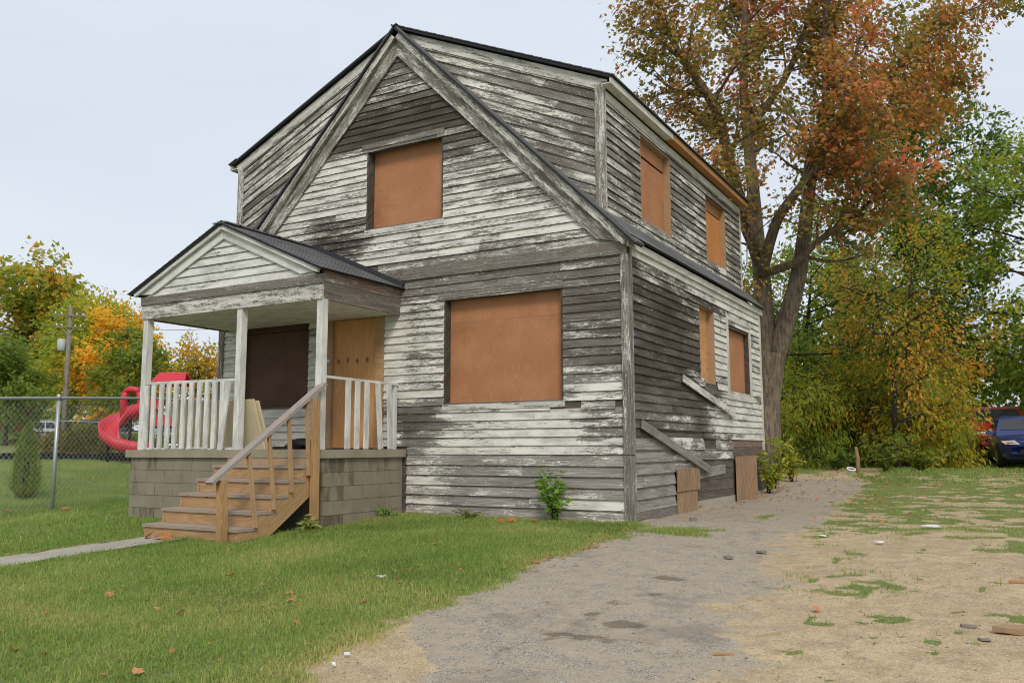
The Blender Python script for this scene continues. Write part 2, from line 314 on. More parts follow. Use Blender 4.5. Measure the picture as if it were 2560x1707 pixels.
def sheath(fr, poly, holes, name, parent, d0=-.05, d1=0., mat=None):
    mb = MB(); vsx = sorted(set([v for _, v in poly]+[k for hh in holes for k in hh[2:]])); lo, hi = min(v for _, v in poly), max(v for _, v in poly)
    vsx = [v for v in vsx if lo <= v <= hi]; fine = []
    for a, b in zip(vsx, vsx[1:]):
        n = max(1, round((b-a)/.24)); fine += [(a+(b-a)*i/n, a+(b-a)*(i+1)/n) for i in range(n)]
    for a, b in fine:
        ia, ib, im = interval(poly, a+1e-4), interval(poly, b-1e-4), interval(poly, (a+b)/2)
        if not (ia and ib and im): continue
        for p, q in cut(im[0], im[1], (a+b)/2, holes):
            pa = ia[0] if p == im[0] else p; pb = ib[0] if p == im[0] else p; qa = ia[1] if q == im[1] else q; qb = ib[1] if q == im[1] else q
            r = rnd.random()*30; B = len(mb.V); bb = b-.006
            for (u, v) in ((pa, a), (qa, a), (qb, bb), (pb, bb)):
                for d in (d0, d1): mb.v(fr.P(u, v, d), (u, v, r), (.05, .75, .12*rnd.random()))
            for f in ((1, 3, 5, 7), (0, 6, 4, 2), (0, 2, 3, 1), (4, 6, 7, 5), (0, 1, 7, 6), (2, 4, 5, 3)): mb.F.append([B+i for i in f])
    return mb.build(name, mat or MT['siding'], parent)
def clap(fr, ub, ut, v0, v1, fn, parent, mat, th=.025, name='clapboard', pj=.09):
    (a0, a1), (b0, b1) = ub, ut; mb = MB(); L = max(a1-a0, b1-b0); n = max(1, min(9, round(L/.45))); r = rnd.random()*60
    dp = rnd.gauss(0, pj); dd = rnd.uniform(-.15, .2); off = rnd.uniform(0, .005); t0 = rnd.gauss(0, .0025); t1 = rnd.gauss(0, .0025)
    for i in range(n+1):
        k = i/n; u_b = a0+(a1-a0)*k; u_t = b0+(b1-b0)*k; dv = t0+(t1-t0)*k; p, d = fn((u_b+u_t)/2, (v0+v1)/2)
        p = min(1., max(0., p+dp)); d = min(1., max(0., d+dd)); w = rnd.gauss(0, .0015)
        mb.v(fr.P(u_b, v0+dv, 0), (u_b, 0, r), (0, 1, 0)); mb.v(fr.P(u_b, v0+dv, th+off+w), (u_b, 0, r), (0, 1, 0))  # bare dirty wood underside, darkened further to paint in the shadow line at laps
        mb.v(fr.P(u_b, v0+dv, th+off+w), (u_b, 0, r), (p, d, 0)); mb.v(fr.P(u_t, v1+dv, .004), (u_t, v1-v0, r), (p, d, 0))
    for i in range(n):
        b = 4*i; mb.F.append([b, b+4, b+5, b+1]); mb.F.append([b+2, b+6, b+7, b+3])
    e = 4*n; mb.F.append([0, 2, 3]); mb.F.append([e, e+3, e+2])
    return mb.build(name, mat, parent)
def clad(fr, poly, v0, v1, ex, holes, fn, parent, mat=None, th=.025, jl=(2.2, 4.4), pj=.09):
    n = max(1, round((v1-v0)/ex)); ex = (v1-v0)/n
    for i in range(n):
        a = v0+i*ex; b = a+ex+.018; lo = max(a, min(v for _, v in poly)+1e-3); ia, im = interval(poly, lo+1e-3), interval(poly, a+ex/2)
        ib = interval(poly, min(b, max(v for _, v in poly)-2e-3))
        if im is None or ia is None: continue
        if ib is None: ib = im
        for p, q in cut(im[0], im[1], a+ex/2, holes):
            js = [p]; x = p+rnd.uniform(*jl)*rnd.uniform(.4, 1)
            while x < q-.6: js.append(x); x += rnd.uniform(*jl)
            js.append(q)
            for s0, s1 in zip(js, js[1:]):
                g0 = .0015; ub = [s0+g0, s1-g0]; ut = [s0+g0, s1-g0]
                if s0 == im[0]: ub[0] = ia[0]; ut[0] = ib[0]
                if s1 == im[1]: ub[1] = ia[1]; ut[1] = ib[1]
                clap(fr, ub, ut, a, b, fn, parent, mat or MT['siding'], th, pj=pj)
def opening(fr, hole, panels, parent, mat, depth=.13, pd_=.10, jm=None, jdark=.95, sill=True):
    u0, u1, v0, v1 = hole; mb = MB(); j = .028
    def bx(a, b, c, d, e, f, dk): mb.plank(fr.P(a, c, e), fr.U, fr.V, fr.N, b-a, d-c, f-e, 0, dk)
    bx(u0, u0+j, v0, v1, -depth, .012, jdark); bx(u1-j, u1, v0, v1, -depth, .012, jdark); bx(u0+j, u1-j, v1-j, v1, -depth, .010, .7); bx(u0+j, u1-j, v0, v0+j, -depth, .008, .5)
    w = mb.build('window', jm or MT['siding'], parent)
    for (a, b, c, d, dd, m) in panels:
        p = MB(); p.plank(fr.P(u0+j+(u1-u0-2*j)*a+.001, v0+j+(v1-v0-2*j)*c+.001, -pd_-dd), fr.U, fr.V, fr.N, (u1-u0-2*j)*(b-a)-.002, (v1-v0-2*j)*(d-c)-.002, .014)
        p.build('plywood_panel', m or mat, w)
    return w
FRONT = Fr((0, 0, 0), (1, 0, 0), (0, 0, 1), (0, -1, 0)); SIDE = Fr((0, 0, 0), (0, 1, 0), (0, 0, 1), (1, 0, 0)); DX = -.33
DSIDE = Fr((DX, 0, 0), (0, 1, 0), (0, 0, 1), (1, 0, 0)); W = 7.7; D = 6.9; E = 3.70; AP = 7.55; CX = -3.85; DT = 5.93; SL = .45
house = empty('house', (0, 0, 0))
tag(house, 'weathered grey and white clapboard house with boarded windows and a gabled front porch', 'house')
w1 = (-2.93, -.96, 1.58, 3.17); w2 = (-4.46, -2.97, 4.40, 5.75); door = (-5.29, -4.05, .94, 3.12); pw = (-7.2, -5.62, 1.6, 3.28)
main_poly = [(-W, 0.), (0, 0.), (0, E), (CX, AP), (-W, E)]
fh = [w1, w2, door, pw]
fn_front = regions((.5, .25), [(-3.7, -2.9, .95, 3.5, .53, .45), (-1, 0, 2.0, 3.5, .30, .55), (-3.0, -.9, 3.15, 3.5, .36, .5), (-1, 0, 1.6, 2.0, .74, .2),
  (-3.3, -.6, .95, 1.55, .72, .3), (-3.8, -3.2, .95, 1.55, .3, .5), (-.6, 0, .95, 1.5, .46, .3), (-3.7, 0, -.1, .86, .33, -.35), (-3.7, -3.1, -.1, .6, .52, -.3), (-2, 0, 0, .35, .45, -.3),
  (-7, 0, 3.7, 4.4, .57, .3), (-5.7, -4.5, 4.0, 4.7, .26, .95), (-6.8, -4.5, 4.75, 5.6, .62, .25), (-3, -1.4, 4.4, 5.7, .62, .25), (-3, -2.2, 5.3, 5.7, .35, .6),
  (-5.2, -2.5, 5.8, 6.4, .2, .9), (-4.7, -3, 6.4, 7.5, .47, .5), (-7.7, -3.95, .9, 3.3, .9, .05)])
wallF = sheath(FRONT, main_poly, fh, 'wall', house); tag(wallF, 'gabled front wall of lapped boards with most paint peeled')
under = (-W-.1, -3.6, -1, .93)
gapsF = [(-1.16, -.70, 1.44, 1.53), (-.20, 0, 1.44, 1.53), (-4.75, -4.2, 3.75, 3.84), (-2.95, -2.0, 5.80, 5.86)]
clad(FRONT, [(-3.59, -.01), (-.09, -.01), (-.09, .86), (-3.59, .86)], .0, .855, .143, [], fn_front, wallF, th=.034, jl=(3.2, 6))
clad(FRONT, [(-W+.09, .86), (-.09, .86), (-.09, 3.52), (-W+.09, 3.52)], .865, 3.50, .12, fh+[under]+gapsF, fn_front, wallF)
clad(FRONT, [(-W, 3.7), (0, 3.7), (CX, AP)], 3.705, 7.45, .118, fh+gapsF, fn_front, wallF)
mb = MB().plank(FRONT.P(-3.7, 3.515, 0), (1, 0, 0), (0, 0, 1), (0, -1, 0), 3.7, .185, .042, .22, .1); bb = mb.build('belt_board', MT['trim'], wallF)
MB().plank(FRONT.P(-W, 3.515, 0), (1, 0, 0), (0, 0, 1), (0, -1, 0), 3.998, .185, .042, .3, .5).build('belt_board', MT['trim'], wallF)
opening(FRONT, w1, [(0, 1, 0, .78, 0, None), (0, .36, .78, 1, .002, None), (.36, 1, .78, 1, .001, None)], wallF, MT['fiber'], .16, .13)
opening(FRONT, w2, [(0, 1, 0, 1, 0, None)], wallF, MT['fiber'], .19, .16)
opening(FRONT, pw, [(0, 1, 0, .79, 0, None), (0, 1, .795, 1, .004, None)], wallF, MT['stainb'], .14, .11)  # porch window boards, stained dark brown all over
for hh, e in ((w1, .06), (w2, .06)):   # header and sill boards round the openings
    MB().plank(FRONT.P(hh[0]-.1, hh[3]-.004, .002), (1, 0, 0), (0, 0, 1), (0, -1, 0), hh[1]-hh[0]+.12, .085, .032, .28, .15).build('header_board', MT['trim'], wallF)
    MB().plank(FRONT.P(hh[0]-.02, hh[2]-.075, .002), (1, 0, 0), (0, 0, 1), (0, -1, 0), hh[1]-hh[0]+.04, .079, .030, .62, .2).build('sill_board', MT['trim'], wallF)
# door boarded with plywood
dr = MB(); dr.plank(FRONT.P(-5.29, .95, -.08), (1, 0, 0), (0, 0, 1), (0, -1, 0), .17, 2.17, .1, 0, .15); dr.plank(FRONT.P(-4.22, .95, -.08), (1, 0, 0), (0, 0, 1), (0, -1, 0), .17, 2.17, .115, 0, .05); dr.plank(FRONT.P(-5.12, 3.0, -.08), (1, 0, 0), (0, 0, 1), (0, -1, 0), .9, .12, .1, 0, .2)
door_o = dr.build('door', MT['raw'], wallF)
MB().plank(FRONT.P(-5.115, .96, -.06), (0, 0, 1), (-1, 0, 0), (0, -1, 0), 2.035, -.885, .018).build('plywood_panel', MT['ply'], door_o)
for i in range(4):
    kb = MB(); cx = -5.02+i*.195; cz = 2.34+.012*math.sin(i*2)
    kb.F.append([kb.v((cx+.032*math.cos(t)*1., .041-.003, cz+.042*math.sin(t))) for t in [k*math.pi/6 for k in range(12)]]); kb.build('knot', MT['mulch'], door_o)
MB().plank((-5.27, -.03, 2.32), (1, 0, 0), (0, 0, 1), (0, -1, 0), .14, .05, .02).build('hasp', MT['galv'], door_o)
# corner boards of the front
for a, b, c, p in ((-.085, .86, 3.51, .36), (-.085, -.02, .85, .32), (-W-.03, .94, 3.51, .4)):
    o = MB().plank(FRONT.P(a, b, 0), (0, 0, 1), (-1, 0, 0), (0, -1, 0), c-b, -.113 if a > -1 else -.12, .046, p, .15).build('corner_board', MT['trim'], wallF)
# right side wall
sA = (2.97, 3.79, 2.0, 3.28); sB = (4.60, 6.02, 1.9, 3.12)
fn_side = regions((.5, .4), [(-.2, 3.1, 1.1, 3.5, .16, .95), (2.5, 3.4, 1.9, 3.3, .3, .9), (3.7, 7.2, 1.1, 3.6, .74, .6), (-.2, 3, 1.2, 1.75, .17, .55), (-.2, 1.8, -.2, 1.1, .26, -.4), (1.6, 4.8, .75, 1.1, .55, .15), (0, 4, 3.3, 3.5, .3, .8)])
sp = [(0.02, -.02), (D, -.02), (D, E), (0.02, E)]
wallS = sheath(SIDE, sp, [sA, sB], 'wall', house); tag(wallS, 'long side wall with dark bare boards, missing clapboards and two narrow boarded windows')
gapsS = [(.75, 3.05, 1.08, 1.22), (1.62, 2.66, -.1, .62), (2.66, 4.66, -.1, .76), (4.66, D, -.1, 1.05), (3.2, 3.9, 1.9, 2.0), (3.05, 3.7, .98, 1.1), (3.95, 4.7, .85, .99)]
clad(SIDE, [(.09, -.02), (D-.02, -.02), (D-.02, 1.1), (.09, 1.1)], .12, 1.08, .16, gapsS, fn_side, wallS, th=.034, jl=(2.5, 5))
clad(SIDE, [(.09, 1.0), (D-.09, 1.0), (D-.09, 3.6), (.09, 3.6)], 1.09, 3.50, .12, [sA, sB]+gapsS, fn_side, wallS)
MB().plank(SIDE.P(2.70, .47, .004), (0, .999, .03), (0, -.03, .999), (1, 0, 0), 1.45, .16, .022, .3, .05).build('loose_clapboard', MT['siding'], wallS)
MB().plank(SIDE.P(.09, 3.505, 0), (0, 1, 0), (0, 0, 1), (1, 0, 0), D-.1, .19, .03, .8, .3).build('frieze_board', MT['trim'], wallS)
MB().plank(SIDE.P(.09, -.10, -.02), (0, 1, 0), (0, 0, 1), (1, 0, 0), 1.5, .23, .05, .1, .15).build('base_board', MT['trim'], wallS)
MB().plank(SIDE.P(0.0, .86, 0), (0, 0, 1), (0, -1, 0), (1, 0, 0), 2.65, -.09, .034, .36, .2).build('corner_board', MT['trim'], wallS)
MB().plank(SIDE.P(0.0, -.06, 0), (0, 0, 1), (0, -1, 0), (1, 0, 0), .91, -.09, .036, .4, .05).build('corner_board', MT['trim'], wallS)
MB().plank(SIDE.P(D-.09, .9, 0), (0, 0, 1), (0, -1, 0), (1, 0, 0), 2.6, -.10, .034, .8, .2).build('corner_board', MT['trim'], wallS)
opening(SIDE, sA, [(0, 1, 0, 1, 0, None)], wallS, MT['ply'], .15, .12, MT['raw'], .3)
opening(SIDE, sB, [(0, 1, 0, 1, 0, None)], wallS, MT['fiber'], .12, .09)
for a, b, c, d in ((sB[0]-.12, sB[0], sB[2]-.05, sB[3]+.1), (sB[1], sB[1]+.11, sB[2]-.02, sB[3]+.02)):
    MB().plank(SIDE.P(a, c, .003), (0, 0, 1), (0, -1, 0), (1, 0, 0), d-c, -(b-a), .03, .85, .3).build('window_trim', MT['trim'], wallS)
MB().plank(SIDE.P(sB[0]-.12, sB[3]+.1, .003), (0, 1, 0), (0, 0, 1), (1, 0, 0), 1.65, .1, .033, .9, .2).build('window_trim', MT['trim'], wallS)
MB().plank(SIDE.P(sB[0]-.1, sB[2]-.1, .003), (0, 1, 0), (0, 0, 1), (1, 0, 0), 1.66, .095, .036, .85, .2).build('window_sill', MT['trim'], wallS)
for i, (z_, k_, y0_, y1_) in enumerate(((.96, .55, 3.95, D-.03), (.80, .12, 4.72, D-.03), (.62, .1, 2.7, 4.65), (.44, .06, 2.7, 4.65), (.26, .06, 2.7, 4.65), (.10, .05, 2.7, 4.65))):
    MB().plank(SIDE.P(y0_, z_, .001), (0, 1, 0), (0, 0, 1), (1, 0, 0), y1_-y0_, .155, .008, .06, .8-k_, k_).build('sheathing_board', MT['siding'], wallS)
f = MB().box(-W+.02, -.012, .02, D-.03, -.45, .005); f.box(.004-.03, .012, 1.6, D, -.4, .13); fo = f.build('foundation', MT['conc'], house)
MB().box(-3.6, -.1, -.035, .0, -.3, .0).build('footing_strip', MT['conc'], house)
for x0, y0, yy in ((-W, 0, 1), ):   # hidden left and rear walls
    m2 = MB(); m2.plank((-W, 0.02, .0), (0, 1, 0), (0, 0, 1), (1, 0, 0), D-.02, E, .05, .5, .4); m2.plank((-W+.05, D-.05, .0), (1, 0, 0), (0, 0, 1), (0, 1, 0), W-.1, E, .05, .5, .4)
    m2.face([(-W, D-.002, E), (0, D-.002, E), (CX, D-.002, AP)], (.5, .4, 0)); m2.face([(-W-DX, D-.004, 4.1), (DX, D-.004, 4.1), (DX, D-.004, DT), (CX, D-.004, AP-.06), (-W-DX, D-.004, DT)], (.5, .4, 0))
    m2.plank((-W-DX, .02, 4.0), (0, 1, 0), (0, 0, 1), (1, 0, 0), D-.03, DT-4.0, .05, .5, .3); m2.build('wall', MT['siding'], house)
# dormer: side wall
dA = (1.36, 2.70, 4.36, 5.70); dB = (4.58, 5.85, 4.31, 5.62)
wallD = sheath(DSIDE, [(0.02, 4.05), (D, 4.05), (D, DT), (0.02, DT)], [dA, dB], 'dormer_wall', house); tag(wallD, 'upper side wall of the long dormer with two boarded windows')
clad(DSIDE, [(.06, 4.0), (D-.03, 4.0), (D-.03, 5.9), (.06, 5.9)], 4.12, 5.82, .122, [dA, dB], regions((.48, .35), []), wallD)
opening(DSIDE, dA, [(0, 1, 0, .80, 0, None), (0, 1, .83, 1, .0, None)], wallD, MT['fiber'], .15, .11, MT['raw'], .25)
opening(DSIDE, dB, [(0, 1, 0, .82, 0, MT['fiber2']), (0, 1, .84, 1, .0, None)], wallD, MT['fiber'], .13, .10, MT['raw'], .2)
MB().plank(DSIDE.P(.0, 4.02, 0), (0, 0, 1), (0, -1, 0), (1, 0, 0), DT-4.02, -.06, .034, .5, .15).build('corner_board', MT['trim'], wallD)
MB().plank(DSIDE.P(D-.03, 4.02, 0), (0, 0, 1), (0, -1, 0), (1, 0, 0), DT-4.02, -.06, .034, .85, .1).build('corner_board', MT['trim'], wallD)
MB().plank(DSIDE.P(.06, 4.055, 0), (0, 1, 0), (0, 0, 1), (1, 0, 0), D-.1, .075, .04, .7, .1).build('skirt_board', MT['trim'], wallD)
MB().plank(DSIDE.P(.06, 5.74, 0), (0, 1, 0), (0, 0, 1), (1, 0, 0), D-.1, .13, .032, .8, .05).build('frieze_board', MT['trim'], wallD)
# dormer: front triangles with boards laid parallel to the roof slope
th = math.atan(SL); cs, sn = math.cos(th), math.sin(th)
for sgn in (1, -1):
    fr = Fr((CX, .004, AP), (sgn*cs, 0, -sn), (sgn*sn, 0, cs), (0, -1, 0))
    def uv(x, z): dx = (x-CX)*sgn; dz = z-AP; return (dx*cs-dz*sn, dx*sn+dz*cs)
    dxr = -CX+DX; tri = [uv(CX, AP), uv(CX+sgn*dxr, AP-SL*dxr), uv(CX+sgn*dxr, AP-dxr)]
    wd = sheath(fr, tri, [], 'dormer_wall', house); tag(wd, 'dormer front beside the gable with boards slanting down to the eave')
    vv = [v for _, v in tri]; clad(fr, tri, min(vv)+.03, max(vv)-.0, .127, [], regions((.43, .4), []), wd, jl=(2.6, 5))
    # frieze under the roof and corner board
    L = (dxr+.12)/cs; MB().plank(fr.P(.05, -.17+.07, .004), fr.U, fr.V, fr.N, L-.1, .155, .03, .62, .2).build('frieze_board', MT['trim'], wd)
    xx = CX+sgn*(dxr)-sgn*.0; x0, x1 = (xx-.095, xx+.034) if sgn > 0 else (xx-.034, xx+.095)
    MB().plank((x0, .0, AP-dxr-.05), (0, 0, 1), (1, 0, 0), (0, -1, 0), dxr*(1-SL)+.03, x1-x0, .036, .5, .1).build('corner_board', MT['trim'], wd)
    # main gable: rake board, crown moulding, soffit, black roof edge
    s2 = math.sqrt(.5); U = Vector((sgn*s2, 0, -s2)); V = Vector((sgn*s2, 0, s2)); LL = 3.98/s2
    o = Vector((CX, 0, 7.70)); e0 = .30
    a = MB(); r_ = rnd.random()*30
    for (u, v) in ((.17+.0, -.17), (LL-.10, -.17), (LL-.42, -.36), (.36, -.36)):
        for d in (.034, .062): a.v(o+U*u+V*v+Vector((0, -d, 0)), (u, v, r_), (.46, .2, 0))
    for q in ((1, 3, 5, 7), (0, 6, 4, 2), (0, 2, 3, 1), (4, 6, 7, 5), (0, 1, 7, 6), (2, 4, 5, 3)): a.F.append(list(q))
    a.build('rake_board', MT['trim'], house)
    MB().plank(o+U*.07+V*-.168+Vector((0, -.03, 0)), U, V, (0, -1, 0), LL-.1, .10, .10, .50, .3).build('rake_moulding', MT['trim'], house)
    rf = MB().plank(o+U*(-.02)+V*-.066+Vector((0, -.165, 0)), U, V, (0, 1, 0), LL+.12, .028, .30); re = rf.build('roof_edge', MT['drip'], house)
    MB().plank(o+U*.015+V*-.037+Vector((0, -.15, 0)), U, V, (0, 1, 0), LL+.10, .03, .27).build('roof_edge', MT['shingle'], house)
    # eave corner return
    # dormer roof slab, eave fascia and soffit
    ro = Vector((CX, -.10, 7.70)); Ud = Vector((sgn*cs, 0, -sn)); Vd = Vector((sgn*sn, 0, cs)); Ld = (dxr+.20)/cs
    rs = MB().plank(ro+Vd*-.06, Ud, (0, 1, 0), Vd*sgn, Ld, D+.22, .035*sgn, 0, 0); rb = rs.build('roof', MT['drip'], house)
    k = 0.0; i = 0
    while k < Ld-.02:
        for ya, yb in zip([-.115]+list(np.arange(.3+(.45 if i % 2 else 0), D-.2, .9)), list(np.arange(.3+(.45 if i % 2 else 0), D-.2, .9))+[D+.14]):
            y0 = ya; y1 = yb-.005; MB().plank(ro+Ud*(Ld-k-.19)+Vd*(-.022)+Vector((0, y0+.1, 0)), Ud*.9995-Vd*-.02, (0, 1, 0), Vd*sgn, .215, y1-y0, .012*sgn).build('shingle', MT['shingle'], rb)
        k += .55 if sgn < 0 else .17; i += 1
        if sgn < 0: break
    ex = CX+sgn*(dxr+.155); ez = AP+.10-SL*(dxr+.2)
    for y0, y1, m, p in ((-.09, 2.42, MT['trim'], .8), (2.425, D+.1, MT['orangew'], 0)):
        MB().box(min(ex, ex+sgn*.025), max(ex, ex+sgn*.025), y0, y1, ez-.085, ez+.015, p, .1 if p else 0).build('eave_fascia', m, house)
    MB().box(min(ex-sgn*.003, CX+sgn*(dxr+.034)), max(ex-sgn*.003, CX+sgn*(dxr+.034)), -.08, 2.42, ez-.07, ez-.058, .9, .1).build('soffit', MT['porch'], house)
    MB().box(min(ex-sgn*.003, CX+sgn*(dxr+.034)), max(ex-sgn*.003, CX+sgn*(dxr+.034)), 2.425, D+.1, ez-.07, ez-.058, 0, 0).build('soffit', MT['orangew'], house)
    # skirt roof below the dormer
    ko = Vector((CX+sgn*(dxr-.05), -.14, 7.70-(dxr-.05))); Lk = .66
    kb_ = MB().plank(ko+V*-.04, U, (0, 1, 0), V*sgn, Lk, D+.3, .03*sgn).build('skirt_roof', MT['drip'], house)
    for i in range(4):
        for y0, y1 in zip([-.01]+list(np.arange(.3+(.3 if i % 2 else 0), D, .62)), list(np.arange(.3+(.3 if i % 2 else 0), D, .62))+[D+.31]):
            MB().plank(ko+U*(.1+i*.145)+V*(-.008+.0)+Vector((0, y0, 0)), U+V*.035, (0, 1, 0), V*sgn, .17, y1-y0-.006, .011*sgn).build('shingle', MT['shingle'], kb_)
    MB().box(*( (.036, .06) if sgn > 0 else (-W-.06, -W-.036)), -.1, D+.1, 3.60, 3.70, .85, .2).build('eave_board', MT['trim'], house)
# ---------------------------------------------------------------- porch (part of the house)
PX0, PX1, PY = -7.70, -3.60, -1.80; ZS = .94
MB().box(PX0, PX1, PY, -.03, ZS-.115, ZS).build('porch_floor', MT['slab'], house)
pf = MB().box(PX0+.09, PX1-.055, PY+.055, -.04, -.35, ZS-.117).build('porch_foundation', MT['mortar'], house)
for c in range(6):
    z0 = -.31+c*.189
    for face in (0, 1):
        a0, a1 = (PX0+.08, PX1-.045) if face == 0 else (PY+.045, -.05); x = a0-(.2 if (c+face) % 2 else 0)
        while x < a1-.02:
            p, q = max(x, a0), min(x+.398, a1); x += .40
            if q-p < .05: continue
            edge = 1. if (p < a0+.25 or (face == 0 and q > a1-.05) or (face == 1 and p < a0+.3)) else 0.
            dk = min(1, .22+.4*edge*rnd.random()+.1*(rnd.random() < .12)+.12*(c >= 4)+.15*(face == 1)*rnd.random()); j = rnd.uniform(-.003, .003)
            m = MB()
            if face == 0: m.box(p+.003, q-.003, PY+.045+j, PY+.15, z0+.003, z0+.186, 0, dk)
            else: m.box(PX1-.15, PX1-.045+j, p+.003, q-.003, z0+.003, z0+.186, 0, dk)
            m.build('concrete_block', MT['block'], pf)
def post(x, y, z0, z1, w=.105):
    m = MB(); m.plank((x-w/2, y-w/2, z0), (0, 0, 1), (1, 0, 0), (0, 1, 0), z1-z0, w, w, .86, .3)
    return m.build('porch_post', MT['porch'], house)
for x in (-7.43, -5.34, -3.79): post(x, -1.70, ZS, 2.985)
BX0, BX1, BZ = -7.52, -3.745, 2.98
MB().box(BX0, BX1, -1.77, -1.735, BZ, BZ+.215, .58, .3).build('porch_beam', MT['trim'], house)
MB().box(BX0-.01, BX1+.01, -1.79, -1.737, BZ+.217, BZ+.345, .25, .2).build('porch_beam', MT['trim'], house)
for x0, x1 in ((BX1-.035, BX1), (BX0, BX0+.035)):
    MB().box(x0, x1, -1.733, -.03, BZ, BZ+.25, .22, .3).build('porch_beam', MT['trim'], house)
    e = MB().box(x0-.004, x1+.006, -1.73, -.03, BZ+.252, BZ+.41, .35, .0, .45).build('porch_fascia', MT['trim'], house)
MB().box(BX0+.04, BX1-.04, -1.73, -.03, BZ+.02, BZ+.04, .75, .6).build('porch_ceiling', MT['porch'], house)
pk = -5.70; pz = 4.22; PS = .445; hw = 2.0
PFR = Fr((0, -1.745, 0), (1, 0, 0), (0, 0, 1), (0, -1, 0))
gp = [(BX0+.05, BZ+.33), (BX1-.05, BZ+.33), (pk, pz-.03)]
pg = sheath(PFR, gp, [], 'porch_gable', house, -.04, 0)
clad(PFR, gp, BZ+.345, pz-.04, .128, [], regions((.86, .1), []), pg, MT['porch'], jl=(4, 6), pj=.05)
cp, sp_ = 1/math.sqrt(1+PS*PS), PS/math.sqrt(1+PS*PS)
proof = MB()
for sgn in (1, -1):
    U = Vector((sgn*cp, 0, -sp_)); V = Vector((sgn*sp_, 0, cp)); LL = hw/cp+.02; o = Vector((pk, 0, pz+.055))
    a = MB(); r_ = 3.3*sgn+5
    for (u, v) in ((.0+.07*PS, -.075), (LL-.16, -.075), (LL-.40, -.20), (.20*PS, -.20)):
        for d in (1.767, 1.797): a.v(o+U*u+V*v+Vector((0, -d, 0)), (u, v, r_), (.82, .1, 0))
    for q in ((1, 3, 5, 7), (0, 6, 4, 2), (0, 2, 3, 1), (4, 6, 7, 5), (0, 1, 7, 6), (2, 4, 5, 3)): a.F.append(list(q))
    a.build('rake_board', MT['porch'], house)
    MB().plank(o+U*.03+V*-.075+Vector((0, -1.80, 0)), U, V, (0, -1, 0), LL-.1, .058, .045, .8, .1).build('rake_moulding', MT['porch'], house)
    pr = MB().plank(o+V*-.015+Vector((0, -1.87, 0)), U, (0, 1, 0), V*sgn, LL, 1.865, .026*sgn).build('porch_roof', MT['drip'], house)
    n = 15; exq = LL/n
    for i in range(n):
        y = -1.885-(.15 if i % 2 else 0)
        while y < -.02:
            y0 = max(y, -1.885); y1 = min(y+.298, -.015); y += .30
            if y1-y0 < .03: continue
            MB().plank(o+U*(i*exq-.05+rnd.uniform(-.006, .006))+V*(.011)+Vector((0, y0, 0)), U+V*.045, (0, 1, 0), V*sgn, exq+.075, y1-y0-.006, .009*sgn).build('shingle', MT['shingle'], pr)
    MB().bar((pk+sgn*.12, -.045, pz+.05), (pk+sgn*2.02, -.045, pz+.08-PS*1.95), .10, .03, (0, -1, .3)).build('flashing', MT['drip'], pr)
for i in range(7): MB().box(pk-.14, pk+.14, -1.885+i*.27, -1.885+i*.27+.29, pz+.05+.0, pz+.071+.003*(i % 2)).build('ridge_shingle', MT['shingle'], pr)
# railings
rl = MB().bar((-7.38, -1.70, 1.965), (-5.39, -1.70, 1.945), .085, .04, (0, 0, 1), .7, .6); r1 = rl.build('railing', MT['porch'], house)
MB().box(-7.38, -5.39, -1.745, -1.66, ZS+.001, ZS+.035, .55, .8).build('bottom_rail', MT['porch'], r1)
bx_ = [-7.31, -7.15, -6.975, -6.81, -6.645, -6.47, -6.30, -6.13, -5.955, -5.79, -5.625]
for i, x in enumerate(bx_):
    t = rnd.uniform(-.01, .01); MB().bar((x, -1.755, ZS+.01), (x+t, -1.755, 1.935), .028, .085, (1, 0, 0), .8, .4).build('baluster', MT['porch'], r1)
MB().bar((-5.61, -1.79, ZS-.005), (-5.47, -1.79, 1.925), .028, .085, (1, 0, 0), .9, .3).build('baluster', MT['porch'], r1)
r2 = MB().bar((-3.79, -1.64, 1.925), (-3.79, -.04, 1.915), .08, .035, (0, 0, 1), .85, .2).build('railing', MT['porch'], house)
for y, t in ((-1.20, 0), (-1.0, .0), (-.80, .01), (-.46, -.09), (-.24, -.05)):
    MB().bar((-3.735, y, ZS+.005), (-3.735, y+t, 1.9), .028, .09, (0, 1, 0), .92, .3).build('baluster', MT['porch'], r2)
MB().bar((-3.79, -.08, ZS), (-3.79, -.08, 1.9), .05, .07, (0, 1, 0), .9, .3).build('baluster', MT['porch'], r2)
# ---------------------------------------------------------------- things on and against the house
st = empty('wooden_steps', (-4.5, -2.5, h(-4.5, -2.5))); tag(st, 'unpainted wooden steps with one sloping handrail leading up to the porch', 'steps')
def sub(o, par):
    o.parent = par; o.matrix_parent_inverse = Matrix.Translation(par.location).inverted() if par.rotation_euler.z == 0 else (Matrix.Translation(par.location) @ Matrix.Rotation(par.rotation_euler.z, 4, 'Z')).inverted(); return o
SX0, SX1 = -5.38, -3.74; tz = [.01, .19, .372, .555, .735]; ty = [-3.17, -2.90, -2.63, -2.36, -2.09]
for i, (z, y) in enumerate(zip(tz, ty)):
    sub(MB().box(SX0-.02, SX1+.05, y, y+.295, z-.038, z, 0, .75).build('tread', MT['raw']), st)
    sub(MB().box(SX0, SX1, y+.022, y+.045, (-.3 if i == 0 else tz[i-1]+.002), z-.04, 0, .05).build('riser', MT['raw']), st)
sub(MB().box(SX0, SX1, -1.84, -1.815, .737, .82, 0, .3).build('riser', MT['raw']), st)
